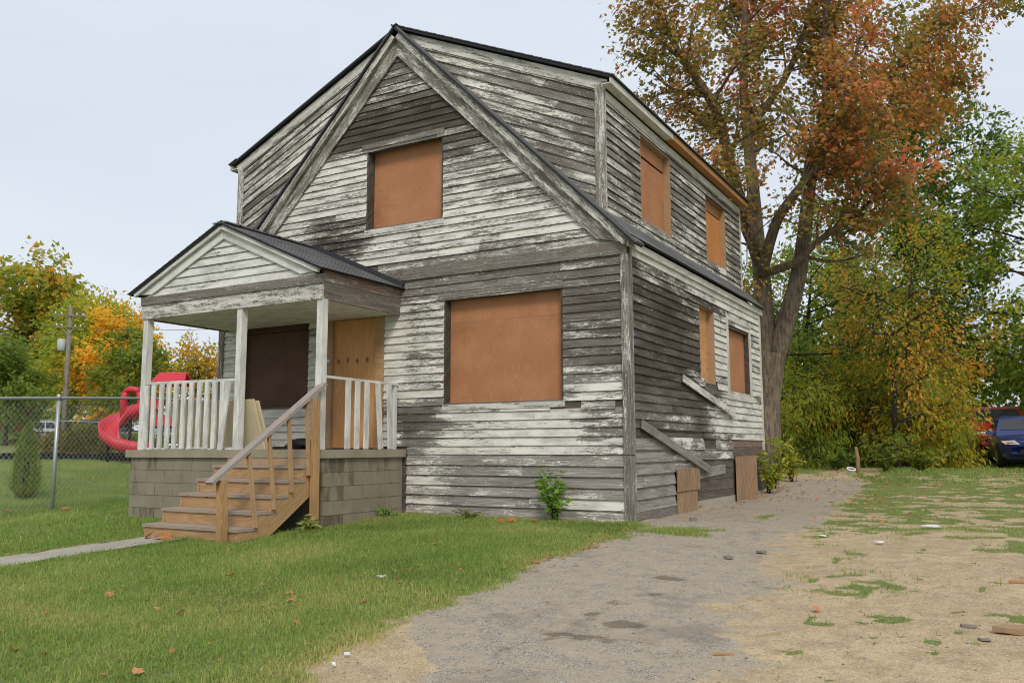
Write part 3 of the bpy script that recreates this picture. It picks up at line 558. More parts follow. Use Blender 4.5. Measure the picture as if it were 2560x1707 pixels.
for x in (SX0+.0, SX1+.002):
    a = MB(); pts = [(-3.15, -.32), (-3.15, -.03)]+[p for z, y in zip(tz, ty) for p in ((y+.02, z-.04), (y+.27, z-.04))]+[(-1.82, .69), (-1.82, .42), (-2.95, -.32)]
    n = len(pts); r_ = rnd.random()*20
    for xx in (x, x+.038):
        for (y, z) in pts: a.v((xx, y, z), ((y+z*.7)*.8, (z-y*.7)*.8, r_), (0, .05, 0))
    a.F.append(list(range(n))[::-1]); a.F.append([n+i for i in range(n)]); a.F += [[i, (i+1) % n, n+(i+1) % n, n+i] for i in range(n)]
    sub(a.build('stringer', MT['raw']), st)
NX = SX1+.045+.05
sub(MB().bar((-3.86, -3.235, -.35), (-3.90, -3.235, .58), .095, .095, (0, 1, 0), 0, .0).build('newel_post', MT['raw']), st)
sub(MB().bar((NX+.01, -1.93, -.30), (NX-.01, -1.93, 1.62), .085, .085, (0, 1, 0), 0, .02).build('newel_post', MT['raw']), st)
ha, hb = Vector((-3.93, -3.40, .545)), Vector((-3.72, -1.72, 1.82))
sub(MB().bar(ha, hb, .145, .04, (0, 0, 1), 0, .95).build('handrail', MT['raw']), st)
for i in range(4):
    k = (.30+i*.175); p = ha.lerp(hb, k); zb = -.10+(p.y+3.02)*.68+.02
    sub(MB().bar((SX1+.064, p.y, zb), (p.x+.03, p.y, p.z-.02), .04, .04, (0, 1, 0), 0, .12).build('baluster', MT['raw']), st)
def flat_thing(name, mb, mat, label, cat, group=None):
    return tag(mb.build(name, mat), label, cat, group)
flat_thing('loose_plank', MB().plank((.05, .25, 1.20), Vector((.012, .976, -.23)).normalized(), Vector((0, .23, .976)).normalized(), (1, 0, 0), 2.95, .12, .022, .05, .05), MT['siding'], 'grey plank hanging diagonally low across the side wall near the front corner', 'plank')
flat_thing('loose_plank', MB().plank((.045, 1.98, 1.93), Vector((.01, .985, -.17)).normalized(), Vector((0, .17, .985)).normalized(), (1, 0, 0), 2.7, .11, .022, .62, .2), MT['siding'], 'broken half-white plank hanging askew under the narrow side window', 'plank')
def sheet(y0, y1, z0, z1, x, m, tilt=0.): return MB().plank((x, y0, z0), (0, 0, 1), (0, -1, 0), (1, 0, tilt), z1-z0, -(y1-y0), .016)
flat_thing('plywood_sheet', sheet(1.60, 2.62, .32, .65, .05, 0), MT['wply'], 'brown plywood sheet fixed over the cellar window, the upper piece', 'plywood')
flat_thing('plywood_sheet', sheet(1.64, 2.55, -.12, .33, .03, 0), MT['wply'], 'pale plain board below the brown plywood sheet near the front corner', 'plywood')
flat_thing('plywood_sheet', sheet(4.70, 6.1, -.02, .80, .05, 0), MT['wply'], 'tall swirly grained plywood sheet near the rear corner of the side wall', 'plywood')
flat_thing('foam_board', MB().plank((-7.05, -1.33, ZS), (1, 0, 0), Vector((0, -.33, .94)).normalized(), Vector((0, .94, .33)).normalized(), 1.86, .76, .03), MT['foam'], 'beige foam sheet leaning on the porch railing, the front one', 'foam board')
flat_thing('foam_board', MB().plank((-6.95, -1.275, ZS), (1, 0, 0), Vector((0, -.34, .93)).normalized(), Vector((0, .93, .36)).normalized(), 1.80, .74, .03), MT['foam'], 'beige foam sheet leaning on the porch railing, behind the front one', 'foam board')
bag = MB(); bag_c = Vector((-4.98, -.75, ZS))
for i in range(7):
    for k in range(12):
        a = k*math.pi/6; q = math.sin((i+.4)/6.6*math.pi)**.6; R_ = q*(.2+.035*math.sin(a*3+i*1.7)+rnd.uniform(-.02, .02)); bag.v(bag_c+Vector((R_*math.cos(a)*1.5, R_*math.sin(a), max(.004, .16*(i/6)+rnd.uniform(-.012, .012)))))
bag.F += [[i*12+k, i*12+(k+1) % 12, (i+1)*12+(k+1) % 12, (i+1)*12+k] for i in range(6) for k in range(12)]; bag.F.append([72+k for k in range(12)]); bag.F.append([k for k in range(12)][::-1])
tag(bag.build('rubbish_bag', MT['black'], None, True), 'crumpled black plastic bag lying on the porch floor', 'bag')
# ---------------------------------------------------------------- ground
LE = np.array([(.30, 0.), (.26, -.53), (.3, -1.42), (.2, -2.41), (.18, -3.19), (.38, -4.09), (.34, -4.56), (.32, -5.06), (.33, -5.48), (.55, -5.89), (.53, -6.12), (.57, -6.41), (.76, -6.76), (1.2, -8), (2.2, -11)])[::-1]
XR = np.array([(1.1, 18), (1.53, 8.81), (2.0, 1.85), (2.18, -.44), (2.26, -1.64), (2.37, -2.34), (2.41, -2.97), (2.47, -3.67), (2.51, -4.41), (2.57, -4.99), (2.59, -5.5), (2.65, -5.88), (2.9, -8), (3.3, -11)])[::-1]
XA = np.array([(.0, -3), (.29, -5.07), (.55, -5.52), (.9, -5.84), (1.2, -6.12), (1.36, -6.48), (1.5, -7), (2.3, -11)])[::-1]
def masks(x, y):
    n1 = fbm(x, y, 1.3, 3)-.5; n2 = fbm(x, y, 3.5, 9)-.5; n3 = fbm(x, y, .55, 21)-.5; n4 = vnoise(x, y, 9, 5)-.5
    wob = n2*.35+n4*.1
    xl = np.interp(y, LE[:, 1], LE[:, 0]); xr = np.interp(y, XR[:, 1], XR[:, 0]); xa = np.interp(y, XA[:, 1], XA[:, 0])
    lawn = np.where(y < .1, 1-ss(x+wob*.9, xl-.2, xl+.2), 0)
    lawn = lawn*np.where(x > -3.65, 1-.85*ss(y+n2*.3, -.42, -.12), 1); wl = np.interp(y, [-9, -5.1, -3.2], [-5.8, -5.57, -5.33]); lawn = lawn*(1-.8*np.exp(-((x-wl+.12)/.16)**2)*(y < -3.1)*ss(n2+.5, .3, .6))
    back = ss(-x, 9.0, 9.4)                                         # neighbour's lawn beyond the fence
    side = ss(-x, W-.3, W-.1)*(y > 0)
    lawn = np.maximum(lawn, np.maximum(back, side))
    asph = ss(x+wob, xa-.15, xa+.15)*(1-ss(x+n1*1.2+wob, xr-.35, xr+.35))*(1-ss(y+n1*2, 8.5, 10.5)*.75)
    gR = ss(x+wob*1.6, xr-.15, xr+.35)*ss(y+n1*3.5+n2*1.5, -1.3, .9)*ss(n3*.6+n2*1.1+.5+.03*np.clip(y, 0, 6), .44, .62)
    gfar = ss(y+n1*2, 8.2, 10.5)*ss(n2*1.2+n3*.6+.5, .38, .58)*(1-.85*np.exp(-((x-.6-(n1))/.8)**2)*(y < 17))
    pat = np.exp(-(((x-3.05)/.42)**2+((y+2.95)/.62)**2))*.95*ss(n2*1.6+n4*1.2+.5, .4, .62)
    p2 = np.exp(-(((x-.9)/.5)**2+((y+.6)/.22)**2))*ss(n2*1.5+.55, .3, .6)*1.1+np.exp(-(((x-1.25)/.14)**2+((y-1.7)/.5)**2))*ss(n2*1.5+.55, .3, .6)
    spr = ss(x, xr+.2, xr+.6)*ss(n2*1.3+n4*.9, .40, .5)*.9
    grass = np.clip(np.maximum.reduce([lawn, gR, gfar, pat, p2, spr]), 0, 1)
    wk = ((x > -5.35-.02*(y+3.2)) & (x < -4.55-.25*(y+3.4)*-.0) & (y < -3.2))
    far = ss(y, 16, 20); grass = np.maximum(grass, far*ss(n2+.5, .2, .4))
    house_in = (x > -W) & (x < -.03) & (y > .06) & (y < D)
    grass = np.where(house_in, 0, grass)
    return asph*(1-grass), grass, lawn
def wetmask(x, y):
    w = 0; x = x+(fbm(x, y, 4.5, 71)-.5)*.35; y = y+(fbm(x, y, 4.5, 72)-.5)*.3
    for cx, cy, a, b in ((1.68, -5.26, .22, .075), (1.84, -5.3, .10, .10), (1.88, -4.78, .14, .12), (1.62, -3.22, .16, .12), (1.8, -3.9, .1, .06)): w = np.maximum(w, 1.15*np.exp(-(((x-cx)/a)**2+((y-cy)/b)**2)*.8))
    crack = np.abs(x-(1.75+.12*np.sin(y*1.3)+.35*(fbm(x*0, y, 1.1, 2)-.5)-.12*(y+6))) ; w = np.maximum(w, .62*np.exp(-(crack/.07)**2)*(y < -4.2)*ss(fbm(x, y, 4, 8), .3, .55)); c2_ = np.abs(x-(2.35+.1*np.sin(y*1.1)+.25*(fbm(x*0, y, 1.3, 12)-.5))); w = np.maximum(w, .5*np.exp(-(c2_/.12)**2)*(y > -5.5)*(y < -.5)*ss(fbm(x, y, 3, 18), .4, .6))
    return w
def walk_in(x, y): return (np.abs(x-np.interp(y, [-9, -5.1, -3.2], [-5.3, -5.15, -4.95])) < np.interp(y, [-9, -5.1, -3.2], [.42, .36, .33])) & (y < -3.16) 
xs = np.concatenate([np.arange(-26, -10, .4), np.arange(-10, -4, .10), np.arange(-4, 5.2, .05), np.arange(5.2, 14, .25)])
ys = np.concatenate([np.arange(-11, 1, .05), np.arange(1, 12, .10), np.arange(12, 30, .4)])
GX, GY = np.meshgrid(xs, ys); ga, gg, gl = masks(GX, GY)
GZ = H(GX, GY)+(fbm(GX, GY, 2.2, 4)-.5)*.03*ss(-GY, -12, 0)+(fbm(GX, GY, 9, 6)-.5)*.008
GZ = np.where(gg > .5, GZ+.006, GZ)-np.clip(wetmask(GX, GY), 0, 1)*.006
nx, ny = len(xs), len(ys); I = np.arange(nx*ny).reshape(ny, nx)
Q4 = np.stack([I[:-1, :-1], I[:-1, 1:], I[1:, 1:], I[1:, :-1]], -1).reshape(-1, 4)
cx_ = GX.ravel()[Q4].mean(1); cy_ = GY.ravel()[Q4].mean(1); ma = ga.ravel()[Q4].mean(1); mg = gg.ravel()[Q4].mean(1)
cls = np.where(walk_in(cx_, cy_), 3, np.where(ma > .5, 1, np.where((mg < .5) & (cx_ > -.5), 2, 0)))
PT = np.stack([GX, GY, GZ], -1).reshape(-1, 3); GM = np.stack([ga, 1-ga-gg, gg], -1).reshape(-1, 3); WT = np.stack([wetmask(GX, GY)]*3, -1).reshape(-1, 3)
for k, (nm, lb) in enumerate((('lawn', None), ('driveway', None), ('dirt_lot', None), ('walkway', None))):
    f = Q4[cls == k]; u, inv = np.unique(f, return_inverse=True)
    p = PT[u].copy()
    if k == 3: p[:, 2] += .012
    me = npmesh(nm, p, inv.reshape(-1), np.full(len(f), 4), MT['conc'] if k == 3 else MT['ground'], {'gm': GM[u], 'wt': WT[u], 'pd': np.zeros_like(p)}, True)
    tag(link(nm, me), kind='structure')
bx = np.concatenate([[-900, -500, -250, -120, -60], np.arange(-40, 40, 2.), [60, 120, 250, 500, 900]]); by = np.concatenate([[-600, -200, -60, -30], np.arange(-20, 40, 2.), [60, 120, 250, 500, 1200]])
BX, BY = np.meshgrid(bx, by); n1_, n2_ = len(bx), len(by); I = np.arange(n1_*n2_).reshape(n2_, n1_)
f = np.stack([I[:-1, :-1], I[:-1, 1:], I[1:, 1:], I[1:, :-1]], -1).reshape(-1, 4); P_ = np.stack([BX, BY, H(BX, BY)-.06], -1).reshape(-1, 3)
tag(link('ground', npmesh('ground', P_, f, np.full(len(f), 4), MT['ground'], {'gm': np.tile((0, 0, 1.), (len(P_), 1)), 'wt': np.zeros_like(P_)}, True)), kind='structure')
# ---------------------------------------------------------------- grass blades
def blades(name, x, y, hh, wd, dry, lean=.5):
    n = len(x); z = H(x, y)+(fbm(x, y, 2.2, 4)-.5)*.03*ss(-y, -12, 0); a = rng.uniform(0, 2*np.pi, n); b = rng.uniform(0, 2*np.pi, n)
    hgt = hh*rng.uniform(.4, 1.3, n)*(.6+.8*fbm(x, y, 2.6, 55)); w = wd*rng.uniform(.6, 1.3, n); ln = hgt*lean*np.abs(rng.normal(0, 1, n))*(1+1.4*(rng.random(n) < .12)); hgt = hgt*np.where(ln > hgt*.9, .6, 1)
    sx, sy = np.cos(a)*w, np.sin(a)*w; lx, ly = np.cos(b)*ln, np.sin(b)*ln
    V = np.zeros((n, 5, 3)); V[:, 0] = np.stack([x-sx, y-sy, z-.005], -1); V[:, 1] = np.stack([x+sx, y+sy, z-.005], -1)
    V[:, 2] = np.stack([x+sx*.8+lx*.35, y+sy*.8+ly*.35, z+hgt*.6], -1); V[:, 3] = np.stack([x-sx*.8+lx*.35, y-sy*.8+ly*.35, z+hgt*.6], -1)
    V[:, 4] = np.stack([x+lx, y+ly, z+hgt*np.where(ln > hgt*.6, .75, 1)], -1)
    o = np.arange(n)[:, None]*5; loops = np.concatenate([o+np.array([0, 1, 2, 3]), o+np.array([3, 2, 4])], 1).ravel(); sizes = np.tile([4, 3], n)
    lc = np.repeat(np.stack([np.clip(rng.normal(.42, .33, n), 0, 1), np.clip(dry, 0, 1), np.zeros(n)], -1)[:, None], 5, 1).reshape(-1, 3)
    o = link(name, npmesh(name, V.reshape(-1, 3), loops, sizes, MT['grass'], {'lc': lc}))
    return o
def scatter(n, x0, x1, y0, y1, thr=.5, maxd=None):
    x = rng.uniform(x0, x1, n); y = rng.uniform(y0, y1, n); a, g, l = masks(x, y)
    keep = (g > rng.uniform(.06, .6, n)) & ~walk_in(x, y) & ~((x > PX0) & (x < PX1) & (y > PY)) & ~((x > SX0) & (x < SX1+.03) & (y > -3.1) & (y < -1.7))
    vx = (x-4.26)*.866+(y+10.457)*.5; vd = -(x-4.26)*.496+(y+10.457)*.859   # keep what stands near the photographed area
    keep &= (np.abs(vx) < vd*.75+1.5) & (vd > 2.5)
    return x[keep], y[keep], l[keep]
def dryness(x, y): return .28+.36*ss(fbm(x, y, .8, 31), .45, .75)+.25*ss(x+fbm(x, y, 2, 7), .1, 1.2)*(x < 1.2)*(x > -2)-.12*ss(fbm(x, y, .6, 77), .5, .7)
x, y, l = scatter(430000, -6.5, 1.3, -8.2, 0.02); tag(blades('lawn_grass', x, y, .05, .0031, dryness(x, y)+rng.normal(0, .12, len(x)), 1.0), 'short green front lawn between the steps and the driveway', 'grass', None, 'stuff')
x, y, l = scatter(200000, -21, -5.5, -7, 8); tag(blades('lawn_grass', x, y, .06, .006, dryness(x, y)-.1), 'green lawn around and beyond the wire fence', 'grass', None, 'stuff')
x, y, l = scatter(150000, .0, 9, -6, 9.5); k = x > .35; tag(blades('rough_grass', x[k], y[k], .036, .0035, dryness(x[k], y[k])-.02, 1.3), 'patchy thin grass growing in the dirt beside the driveway', 'grass', None, 'stuff')
x, y, l = scatter(60000, -3, 12, 9, 24); tag(blades('rough_grass', x, y, .07, .008, dryness(x, y)-.15, .7), 'longer grass at the back of the plot before the thicket', 'grass', None, 'stuff')
n = 5200; x = rng.uniform(-.1, 9, n); y = rng.uniform(-9, 7, n); s = rng.uniform(.003, .009, n)*(1+(rng.random(n) < .04)*1.5); a, g, l = masks(x, y); k = (g < .4); x, y, s = x[k], y[k], s[k]; n = len(x)
tv = np.array([(1, 0, -.2), (-.5, .8, -.2), (-.5, -.8, -.2), (0, 0, .55)]); R_ = rng.uniform(0, 6.28, n); c_, s_ = np.cos(R_), np.sin(R_)
V = np.zeros((n, 4, 3)); V[:, :, 0] = x[:, None]+s[:, None]*(tv[:, 0]*c_[:, None]-tv[:, 1]*s_[:, None]); V[:, :, 1] = y[:, None]+s[:, None]*(tv[:, 0]*s_[:, None]+tv[:, 1]*c_[:, None]); V[:, :, 2] = (H(x, y)+.002)[:, None]+s[:, None]*tv[:, 2]
o = np.arange(n)[:, None]*4; F_ = np.concatenate([o+np.array(q) for q in ((0, 1, 3), (1, 2, 3), (2, 0, 3))], 1)
tag(link('gravel', npmesh('gravel', V.reshape(-1, 3), F_, np.full(n*3, 3), MT['stone'])), 'small loose stones scattered over driveway and dirt', 'gravel', None, 'stuff')
# low clover patches in the lawn, chips and splinters on the bare ground
OV_ = np.array([(0, 0, 0), (.45, .3, .12), (1, 0, .1), (.45, -.3, .12)])
def flecks(name, label, cat, x, y, size, mat, c, dz, tilt):
    n = len(x); a = rng.uniform(0, 6.28, n); sx = OV_[:, 0]*np.cos(a)[:, None]-OV_[:, 1]*np.sin(a)[:, None]; sy = OV_[:, 0]*np.sin(a)[:, None]+OV_[:, 1]*np.cos(a)[:, None]
    V = np.stack([x[:, None]+sx*size[:, None], y[:, None]+sy*size[:, None], (H(x, y)+dz)[:, None]+OV_[:, 2]*size[:, None]*tilt+rng.normal(0, .1, (n, 4))*size[:, None]*tilt], -1).reshape(-1, 3)
    tag(link(name, npmesh(name, V, (np.arange(n)[:, None]*4+np.arange(4)).ravel(), np.full(n, 4), mat, {'lc': np.repeat(np.stack([rng.random(n), c, np.zeros(n)], 1), 4, 0)})), label, cat, None, 'stuff')
x = rng.uniform(-6, .6, 60000); y = rng.uniform(-7.8, -.1, 60000); cm = ss(fbm(x, y, 1.1, 61), .6, .72)+1.3*np.exp(-(((x+.9)/.8)**2+((y+4.1)/.35)**2)); k = (rng.random(60000) < cm*.8) & (masks(x, y)[1] > .6) & ~walk_in(x, y); x, y = x[k], y[k]
flecks('clover', 'dark broad-leaved clover patches growing through the front lawn', 'clover', x, y, rng.uniform(.015, .032, len(x)), MT['dgreen'], rng.random(len(x)), rng.uniform(.03, .055, len(x)), .6)
x = rng.uniform(-.2, 7, 2600); y = rng.uniform(-8, 7, 2600); k = masks(x, y)[1] < .4; x, y = x[k], y[k]
flecks('ground_chips', 'tiny wood chips and dry bits strewn over the bare ground', 'debris', x, y, rng.uniform(.008, .03, len(x)), MT['chip'], rng.random(len(x)), .006, .5)
x = rng.uniform(-6, .4, 900); y = rng.uniform(-7.8, -.2, 900)
flecks('leaf_crumbs', 'small dry leaf bits caught in the front lawn', 'leaves', x, y, rng.uniform(.012, .035, 900), MT['dead'], rng.random(900), .045, .8)
n = 260; x = np.concatenate([rng.normal(.22, .12, 130), rng.normal(.25, .14, 130)]); y = np.concatenate([rng.uniform(4.2, 7.5, 130), rng.uniform(-3.5, -.5, 130)])
flecks('leaf_drift', 'orange brown leaves drifted along the driveway edge and wall foot', 'leaves', x, y, rng.uniform(.03, .075, n), MT['dead'], rng.random(n), .015, .9)
n = 500; x = rng.normal(.9, 1.4, n); y = rng.uniform(5, 13, n); k = (x > .1) | (y > 7.2); x, y = x[k], y[k]
flecks('leaf_drift', 'rust coloured maple leaves fallen under the tree at the back of the driveway', 'leaves', x, y, rng.uniform(.04, .09, len(x)), MT['dead'], rng.random(len(x)), .02, .8)
# ---------------------------------------------------------------- plants
def frames(n, up=.7, dirs=None, bias=None):
    nrm = rng.normal(0, 1, (n, 3)); nrm[:, 2] = np.abs(nrm[:, 2])*.6+up; nrm = nrm if bias is None else nrm+bias; nrm /= np.linalg.norm(nrm, axis=1)[:, None]
    t = rng.normal(0, 1, (n, 3)) if dirs is None else dirs+rng.normal(0, .25, (n, 3))
    t -= nrm*np.sum(t*nrm, 1)[:, None]; t /= np.linalg.norm(t, axis=1)[:, None]+1e-9
    return np.stack([t, np.cross(nrm, t), nrm], 2)
def place(tv, tf, pos, size, Rm, lc):
    n = len(pos); tv = np.asarray(tv, float); k = len(tv)
    V = np.einsum('nij,kj->nki', Rm, tv)*np.asarray(size).reshape(-1, 1, 1)+pos[:, None, :]
    sz = np.array([len(f) for f in tf]); flat = np.array([i for f in tf for i in f])
    return V.reshape(-1, 3), (np.arange(n)[:, None]*k+flat).ravel(), np.tile(sz, n), np.repeat(lc, k, 0)
MAPLE = ([(0, 0, 0), (.34, .30, .05), (.12, .42, .0), (.62, .62, -.04), (.68, .22, .06), (1.15, 0, -.14), (.68, -.22, .06), (.62, -.62, -.04), (.12, -.42, 0), (.34, -.30, .05), (.45, 0, .04)],
         [(0, 2, 1, 10), (1, 2, 3, 4), (10, 1, 4, 5), (10, 5, 6, 9), (9, 6, 7, 8), (0, 10, 9, 8)])
STAR = ([(0, 0, 0), (.25, .5, -.02), (.5, .2, .05), (1.05, 0, -.12), (.5, -.2, .05), (.25, -.5, -.02)], [(0, 1, 2), (0, 2, 3, 4), (0, 4, 5)])
OVAL = ([(0, 0, 0), (.45, .27, .06), (1, 0, -.1), (.45, -.27, .06)], [(0, 1, 2, 3)])
LONG = ([(0, 0, 0), (.4, .15, .04), (1, 0, -.14), (.4, -.15, .04)], [(0, 1, 2, 3)])
fv, ff = [], []
for i in range(9):
    for s in (-1, 1):
        t = .12+i*.098; L = .24*(1-.45*abs(t-.45)); b = len(fv); z = .10*t-.2*t*t; fv += [(t, s*.01, z), (t+.08, s*L*.5-.02*s, z-.01), (t+.13, s*L, z-.09), (t-.0, s*L*.5, z-.03)]; ff.append((b, b+1, b+2, b+3))
b = len(fv); fv += [(0, -.006, 0), (.5, -.005, 0), (1, 0, -.10), (.5, .005, 0)]; ff.append((b, b+1, b+2, b+3)); FROND = (fv, ff)
def polyat(pts, t):
    pts = [Vector(p) for p in pts]; d = [0]
    for a, c in zip(pts, pts[1:]): d.append(d[-1]+(c-a).length)
    s = t*d[-1]
    for i in range(len(pts)-1):
        if s <= d[i+1] or i == len(pts)-2:
            k = min(1, (s-d[i])/(d[i+1]-d[i]+1e-9)); return pts[i].lerp(pts[i+1], k), (pts[i+1]-pts[i]).normalized()
def smooth(pts, r):
    P = [Vector(p) for p in pts]; out = []; rr = []; n = len(P)
    for i in range(n-1):
        p0, p1, p2, p3 = P[max(i-1, 0)], P[i], P[i+1], P[min(i+2, n-1)]
        for k in range(3):
            t = k/3; out.append(.5*((2*p1)+(p2-p0)*t+(2*p0-5*p1+4*p2-p3)*t*t+(3*p1-p0-3*p2+p3)*t**3))
    out.append(P[-1]); m = len(out)
    return out, [r[0]+(r[1]-r[0])*(i/(m-1))**.8 for i in range(m)]
def rv(): 
    v = Vector((rnd.gauss(0, 1), rnd.gauss(0, 1), rnd.gauss(0, 1))); return v.normalized()
def tree(name, label, base, limbs, nb, lb, nt, lt, nl, lsize, tmpl, lmat, bmat, group=None, t0=.3, upb=.35, droop=0., spread=.16, cat='tree', cfun=None, lup=.5, bend=0., bare=(), nout=.5):
    """limbs: list of (points, r0, r1) in world space; branches, twigs and leaves grow from them"""
    root = empty(name, base); tag(root, label, cat, group); wood = MB(); axis = Vector(base); lens = []
    for pts, r0, r1 in limbs:
        q, rr = smooth(pts, (r0, r1)); wood.tube(q, rr, 9 if r0 > .12 else 6); lens.append(sum((Vector(a)-Vector(b)).length for a, b in zip(pts, pts[1:])))
    LP, LC = [], []
    tot = sum(lens)
    for li, ((pts, r0, r1), L) in enumerate(zip(limbs, lens)):
        if li in bare: continue
        for _ in range(max(1, round(nb*L/tot))):
            t = rnd.uniform(t0+(.12 if r0 > .2 else 0), 1); p, d = polyat(pts, t); out = Vector((p.x-axis.x, p.y-axis.y, 0)); out = out.normalized()*.5 if out.length > .3 else Vector()
            v = (rv()+d*.5+out+Vector((0, 0, upb))).normalized(); ln = lb*rnd.uniform(.5, 1.3); cl = rnd.random() if cfun is None else cfun(p+v*ln)
            bp = [p]; w = v.copy()
            for k in range(4): w = (w+rv()*.28+Vector((0, 0, bend))).normalized(); bp.append(bp[-1]+w*ln/4)
            rb = max(.012, min(.05, (r0+(r1-r0)*t)*.4)); wood.tube(bp, [rb*(1-.19*k) for k in range(5)], 4, False)
            for _ in range(nt):
                tt = rnd.uniform(.2, 1.02); s, sd = polyat(bp, min(tt, 1)); u = (sd*.6+rv()+Vector((0, 0, .15-droop))).normalized(); tl = lt*rnd.uniform(.5, 1.3)
                e = s+u*tl; wood.tube([s, s.lerp(e, .5)+rv()*tl*.06, e], [.008, .005, .003], 3, False); c2 = min(1, max(0, cl+rnd.gauss(0, .14)))
                for _ in range(nl):
                    g = s.lerp(e, rnd.uniform(.2, 1.1)); LP.append((g.x+rnd.gauss(0, spread), g.y+rnd.gauss(0, spread), g.z+rnd.gauss(0, spread)-droop*.1)); LC.append(c2)
    wm = wood.mesh('trunk', bmat, True); o = link('trunk', wm); sub(o, root)
    LP = np.array(LP); n = len(LP); lc = np.stack([rng.random(n), np.array(LC), np.zeros(n)], 1)
    ob = LP-np.array(base); ob[:, 2] = 0; ob = ob/(np.linalg.norm(ob, axis=1)[:, None]+.3)*nout*1.6; dirs = LP-np.array(base)-np.array([0, 0, .5*float(LP[:, 2].max()-base[2])]); dirs[:, 2] -= .8; dirs /= np.linalg.norm(dirs, axis=1)[:, None]+1e-9
    V, Lp, S, A = place(*tmpl, LP, lsize*rng.uniform(.6, 1.25, n), frames(n, lup, dirs, ob), lc)
    sub(link('crown', npmesh('crown', V, Lp, S, lmat, {'lc': A})), root); return root
def gen_limbs(x, y, hgt, cr, cb, r0, n, lean=.05, multi=1):
    z = h(x, y); L = []
    for m in range(multi):
        a = rnd.uniform(0, 6.28); k = (m/multi*6.28)+a*.2; ox, oy = (math.cos(k), math.sin(k)) if multi > 1 else (0, 0)
        tr = [(x+ox*.15, y+oy*.15, z-.1)]+[(x+ox*(.15+cr*.25*t*t)+rnd.gauss(0, lean)*t*3, y+oy*(.15+cr*.25*t*t)+rnd.gauss(0, lean)*t*3, z+hgt*.86*t) for t in (.2, .4, .6, .8, 1)]
        L.append((tr, r0/math.sqrt(multi), r0*.12))
        for i in range(n//multi):
            t = cb+(.95-cb)*(i+rnd.random())/(n//multi); p, _ = polyat(tr, t); a = i*2.4+rnd.uniform(-.5, .5)
            R_ = cr*(.45+.65*math.sin(min(1, (t-cb)/(1-cb)*.85+.2)*math.pi))*rnd.uniform(.7, 1.1)*.8; e = rnd.uniform(.25, .75)
            q = [p, p+Vector((math.cos(a)*R_*.5, math.sin(a)*R_*.5, R_*e*.35)), p+Vector((math.cos(a)*R_, math.sin(a)*R_, R_*e*.6))]
            L.append((q, r0*.35*(1-t*.6), .02))
    return L
ML = [([(-.62, 9.40, -.1), (-.60, 9.37, .9), (-.56, 9.34, 1.9), (-.44, 9.29, 2.6), (-.36, 9.27, 3.1)], .40, .37),
 ([(-.42, 9.27, 2.7), (-.43, 9.24, 3.84), (-.47, 9.3, 4.79), (-.55, 9.34, 5.75), (-.64, 9.42, 7.33), (-.72, 9.45, 8.44), (-.78, 9.54, 9.99), (-.73, 9.75, 11.9), (-.72, 9.87, 13.6)], .27, .05),
 ([(-.50, 9.3, 5.2), (-.75, 8.39, 6.78), (-.87, 7.92, 7.87), (-1.05, 7.47, 8.68), (-1.37, 7.09, 9.26), (-1.6, 6.76, 9.82), (-1.75, 6.45, 10.33), (-1.75, 6.31, 11.2)], .17, .03),
 ([(-.30, 9.29, 2.8), (.18, 9.19, 4.15), (.48, 9.09, 5.2), (.71, 9.02, 6.62), (.91, 8.99, 7.6), (1.16, 9.09, 8.71), (1.19, 9.03, 10.1), (1.42, 9.07, 11.6)], .24, .05),
 ([(-.42, 9.1, 4.9), (.11, 8.32, 5.81), (.66, 7.87, 6.33), (1.13, 7.62, 6.7), (1.56, 7.32, 7.3), (1.89, 7.16, 8.1), (2.19, 6.97, 9.04)], .14, .03),
 ([(-.35, 9.1, 4.9), (.42, 8.73, 5.0), (.98, 8.54, 5.39), (1.65, 8.52, 5.78), (2.07, 8.48, 6.1), (2.69, 8.66, 6.57)], .11, .025),
 ([(1.17, 7.86, 6.77), (1.76, 8.51, 7.92), (2.61, 9.29, 9.11), (3.49, 10.09, 10.35), (4.21, 10.67, 10.81)], .09, .02),
 ([(.91, 8.99, 7.6), (1.75, 9.76, 8.06), (2.61, 10.73, 8.8), (3.2, 11.31, 9.57)], .09, .02), ([(-.72, 9.45, 8.44), (.15, 9.66, 9.63), (.67, 9.58, 10.66), (1.11, 9.43, 11.9)], .12, .03),
 ([(-1.05, 7.47, 8.68), (-1.6, 6.85, 8.71), (-1.95, 6.5, 9.0)], .06, .015), ([(-1.37, 7.09, 9.26), (-1.8, 7.0, 9.83), (-2.2, 7.0, 10.3)], .06, .015),
 ([(-.47, 9.3, 4.79), (-.67, 8.32, 5.92), (-.98, 7.59, 6.51)], .07, .02), ([(.48, 9.09, 5.2), (1.18, 9.11, 5.0), (1.9, 9.05, 5.1)], .05, .015)]
tree('maple_tree', 'tall maple with grey forked trunk and orange red leaves right behind the house', (-.62, 9.40, h(-.62, 9.4)), ML, 330, 1.3, 8, .6, 14, .086, MAPLE, MT['maple'], MT['barkm'], None, .34, .22,
     cfun=lambda p: min(1, max(0, .36+.12*(p.x > .2)-.16*(p.z < 6.2)+rnd.gauss(0, .26))), bare=(0, 12), spread=.11)
tree('orange_tree', 'slender tree with orange and green leaves at the end of the driveway', (1.64, 16.2, h(1.64, 16.2)), gen_limbs(1.64, 16.2, 7.6, 2.1, .16, .13, 22, .05, 2), 135, 1.0, 8, .5, 8, .13, OVAL, MT['orange'], MT['bark'], 'trees behind the plot', .25, -.05, .35, cfun=lambda p: min(1, max(0, .52-.05*(p.z-2.4)+rnd.gauss(0, .24))))
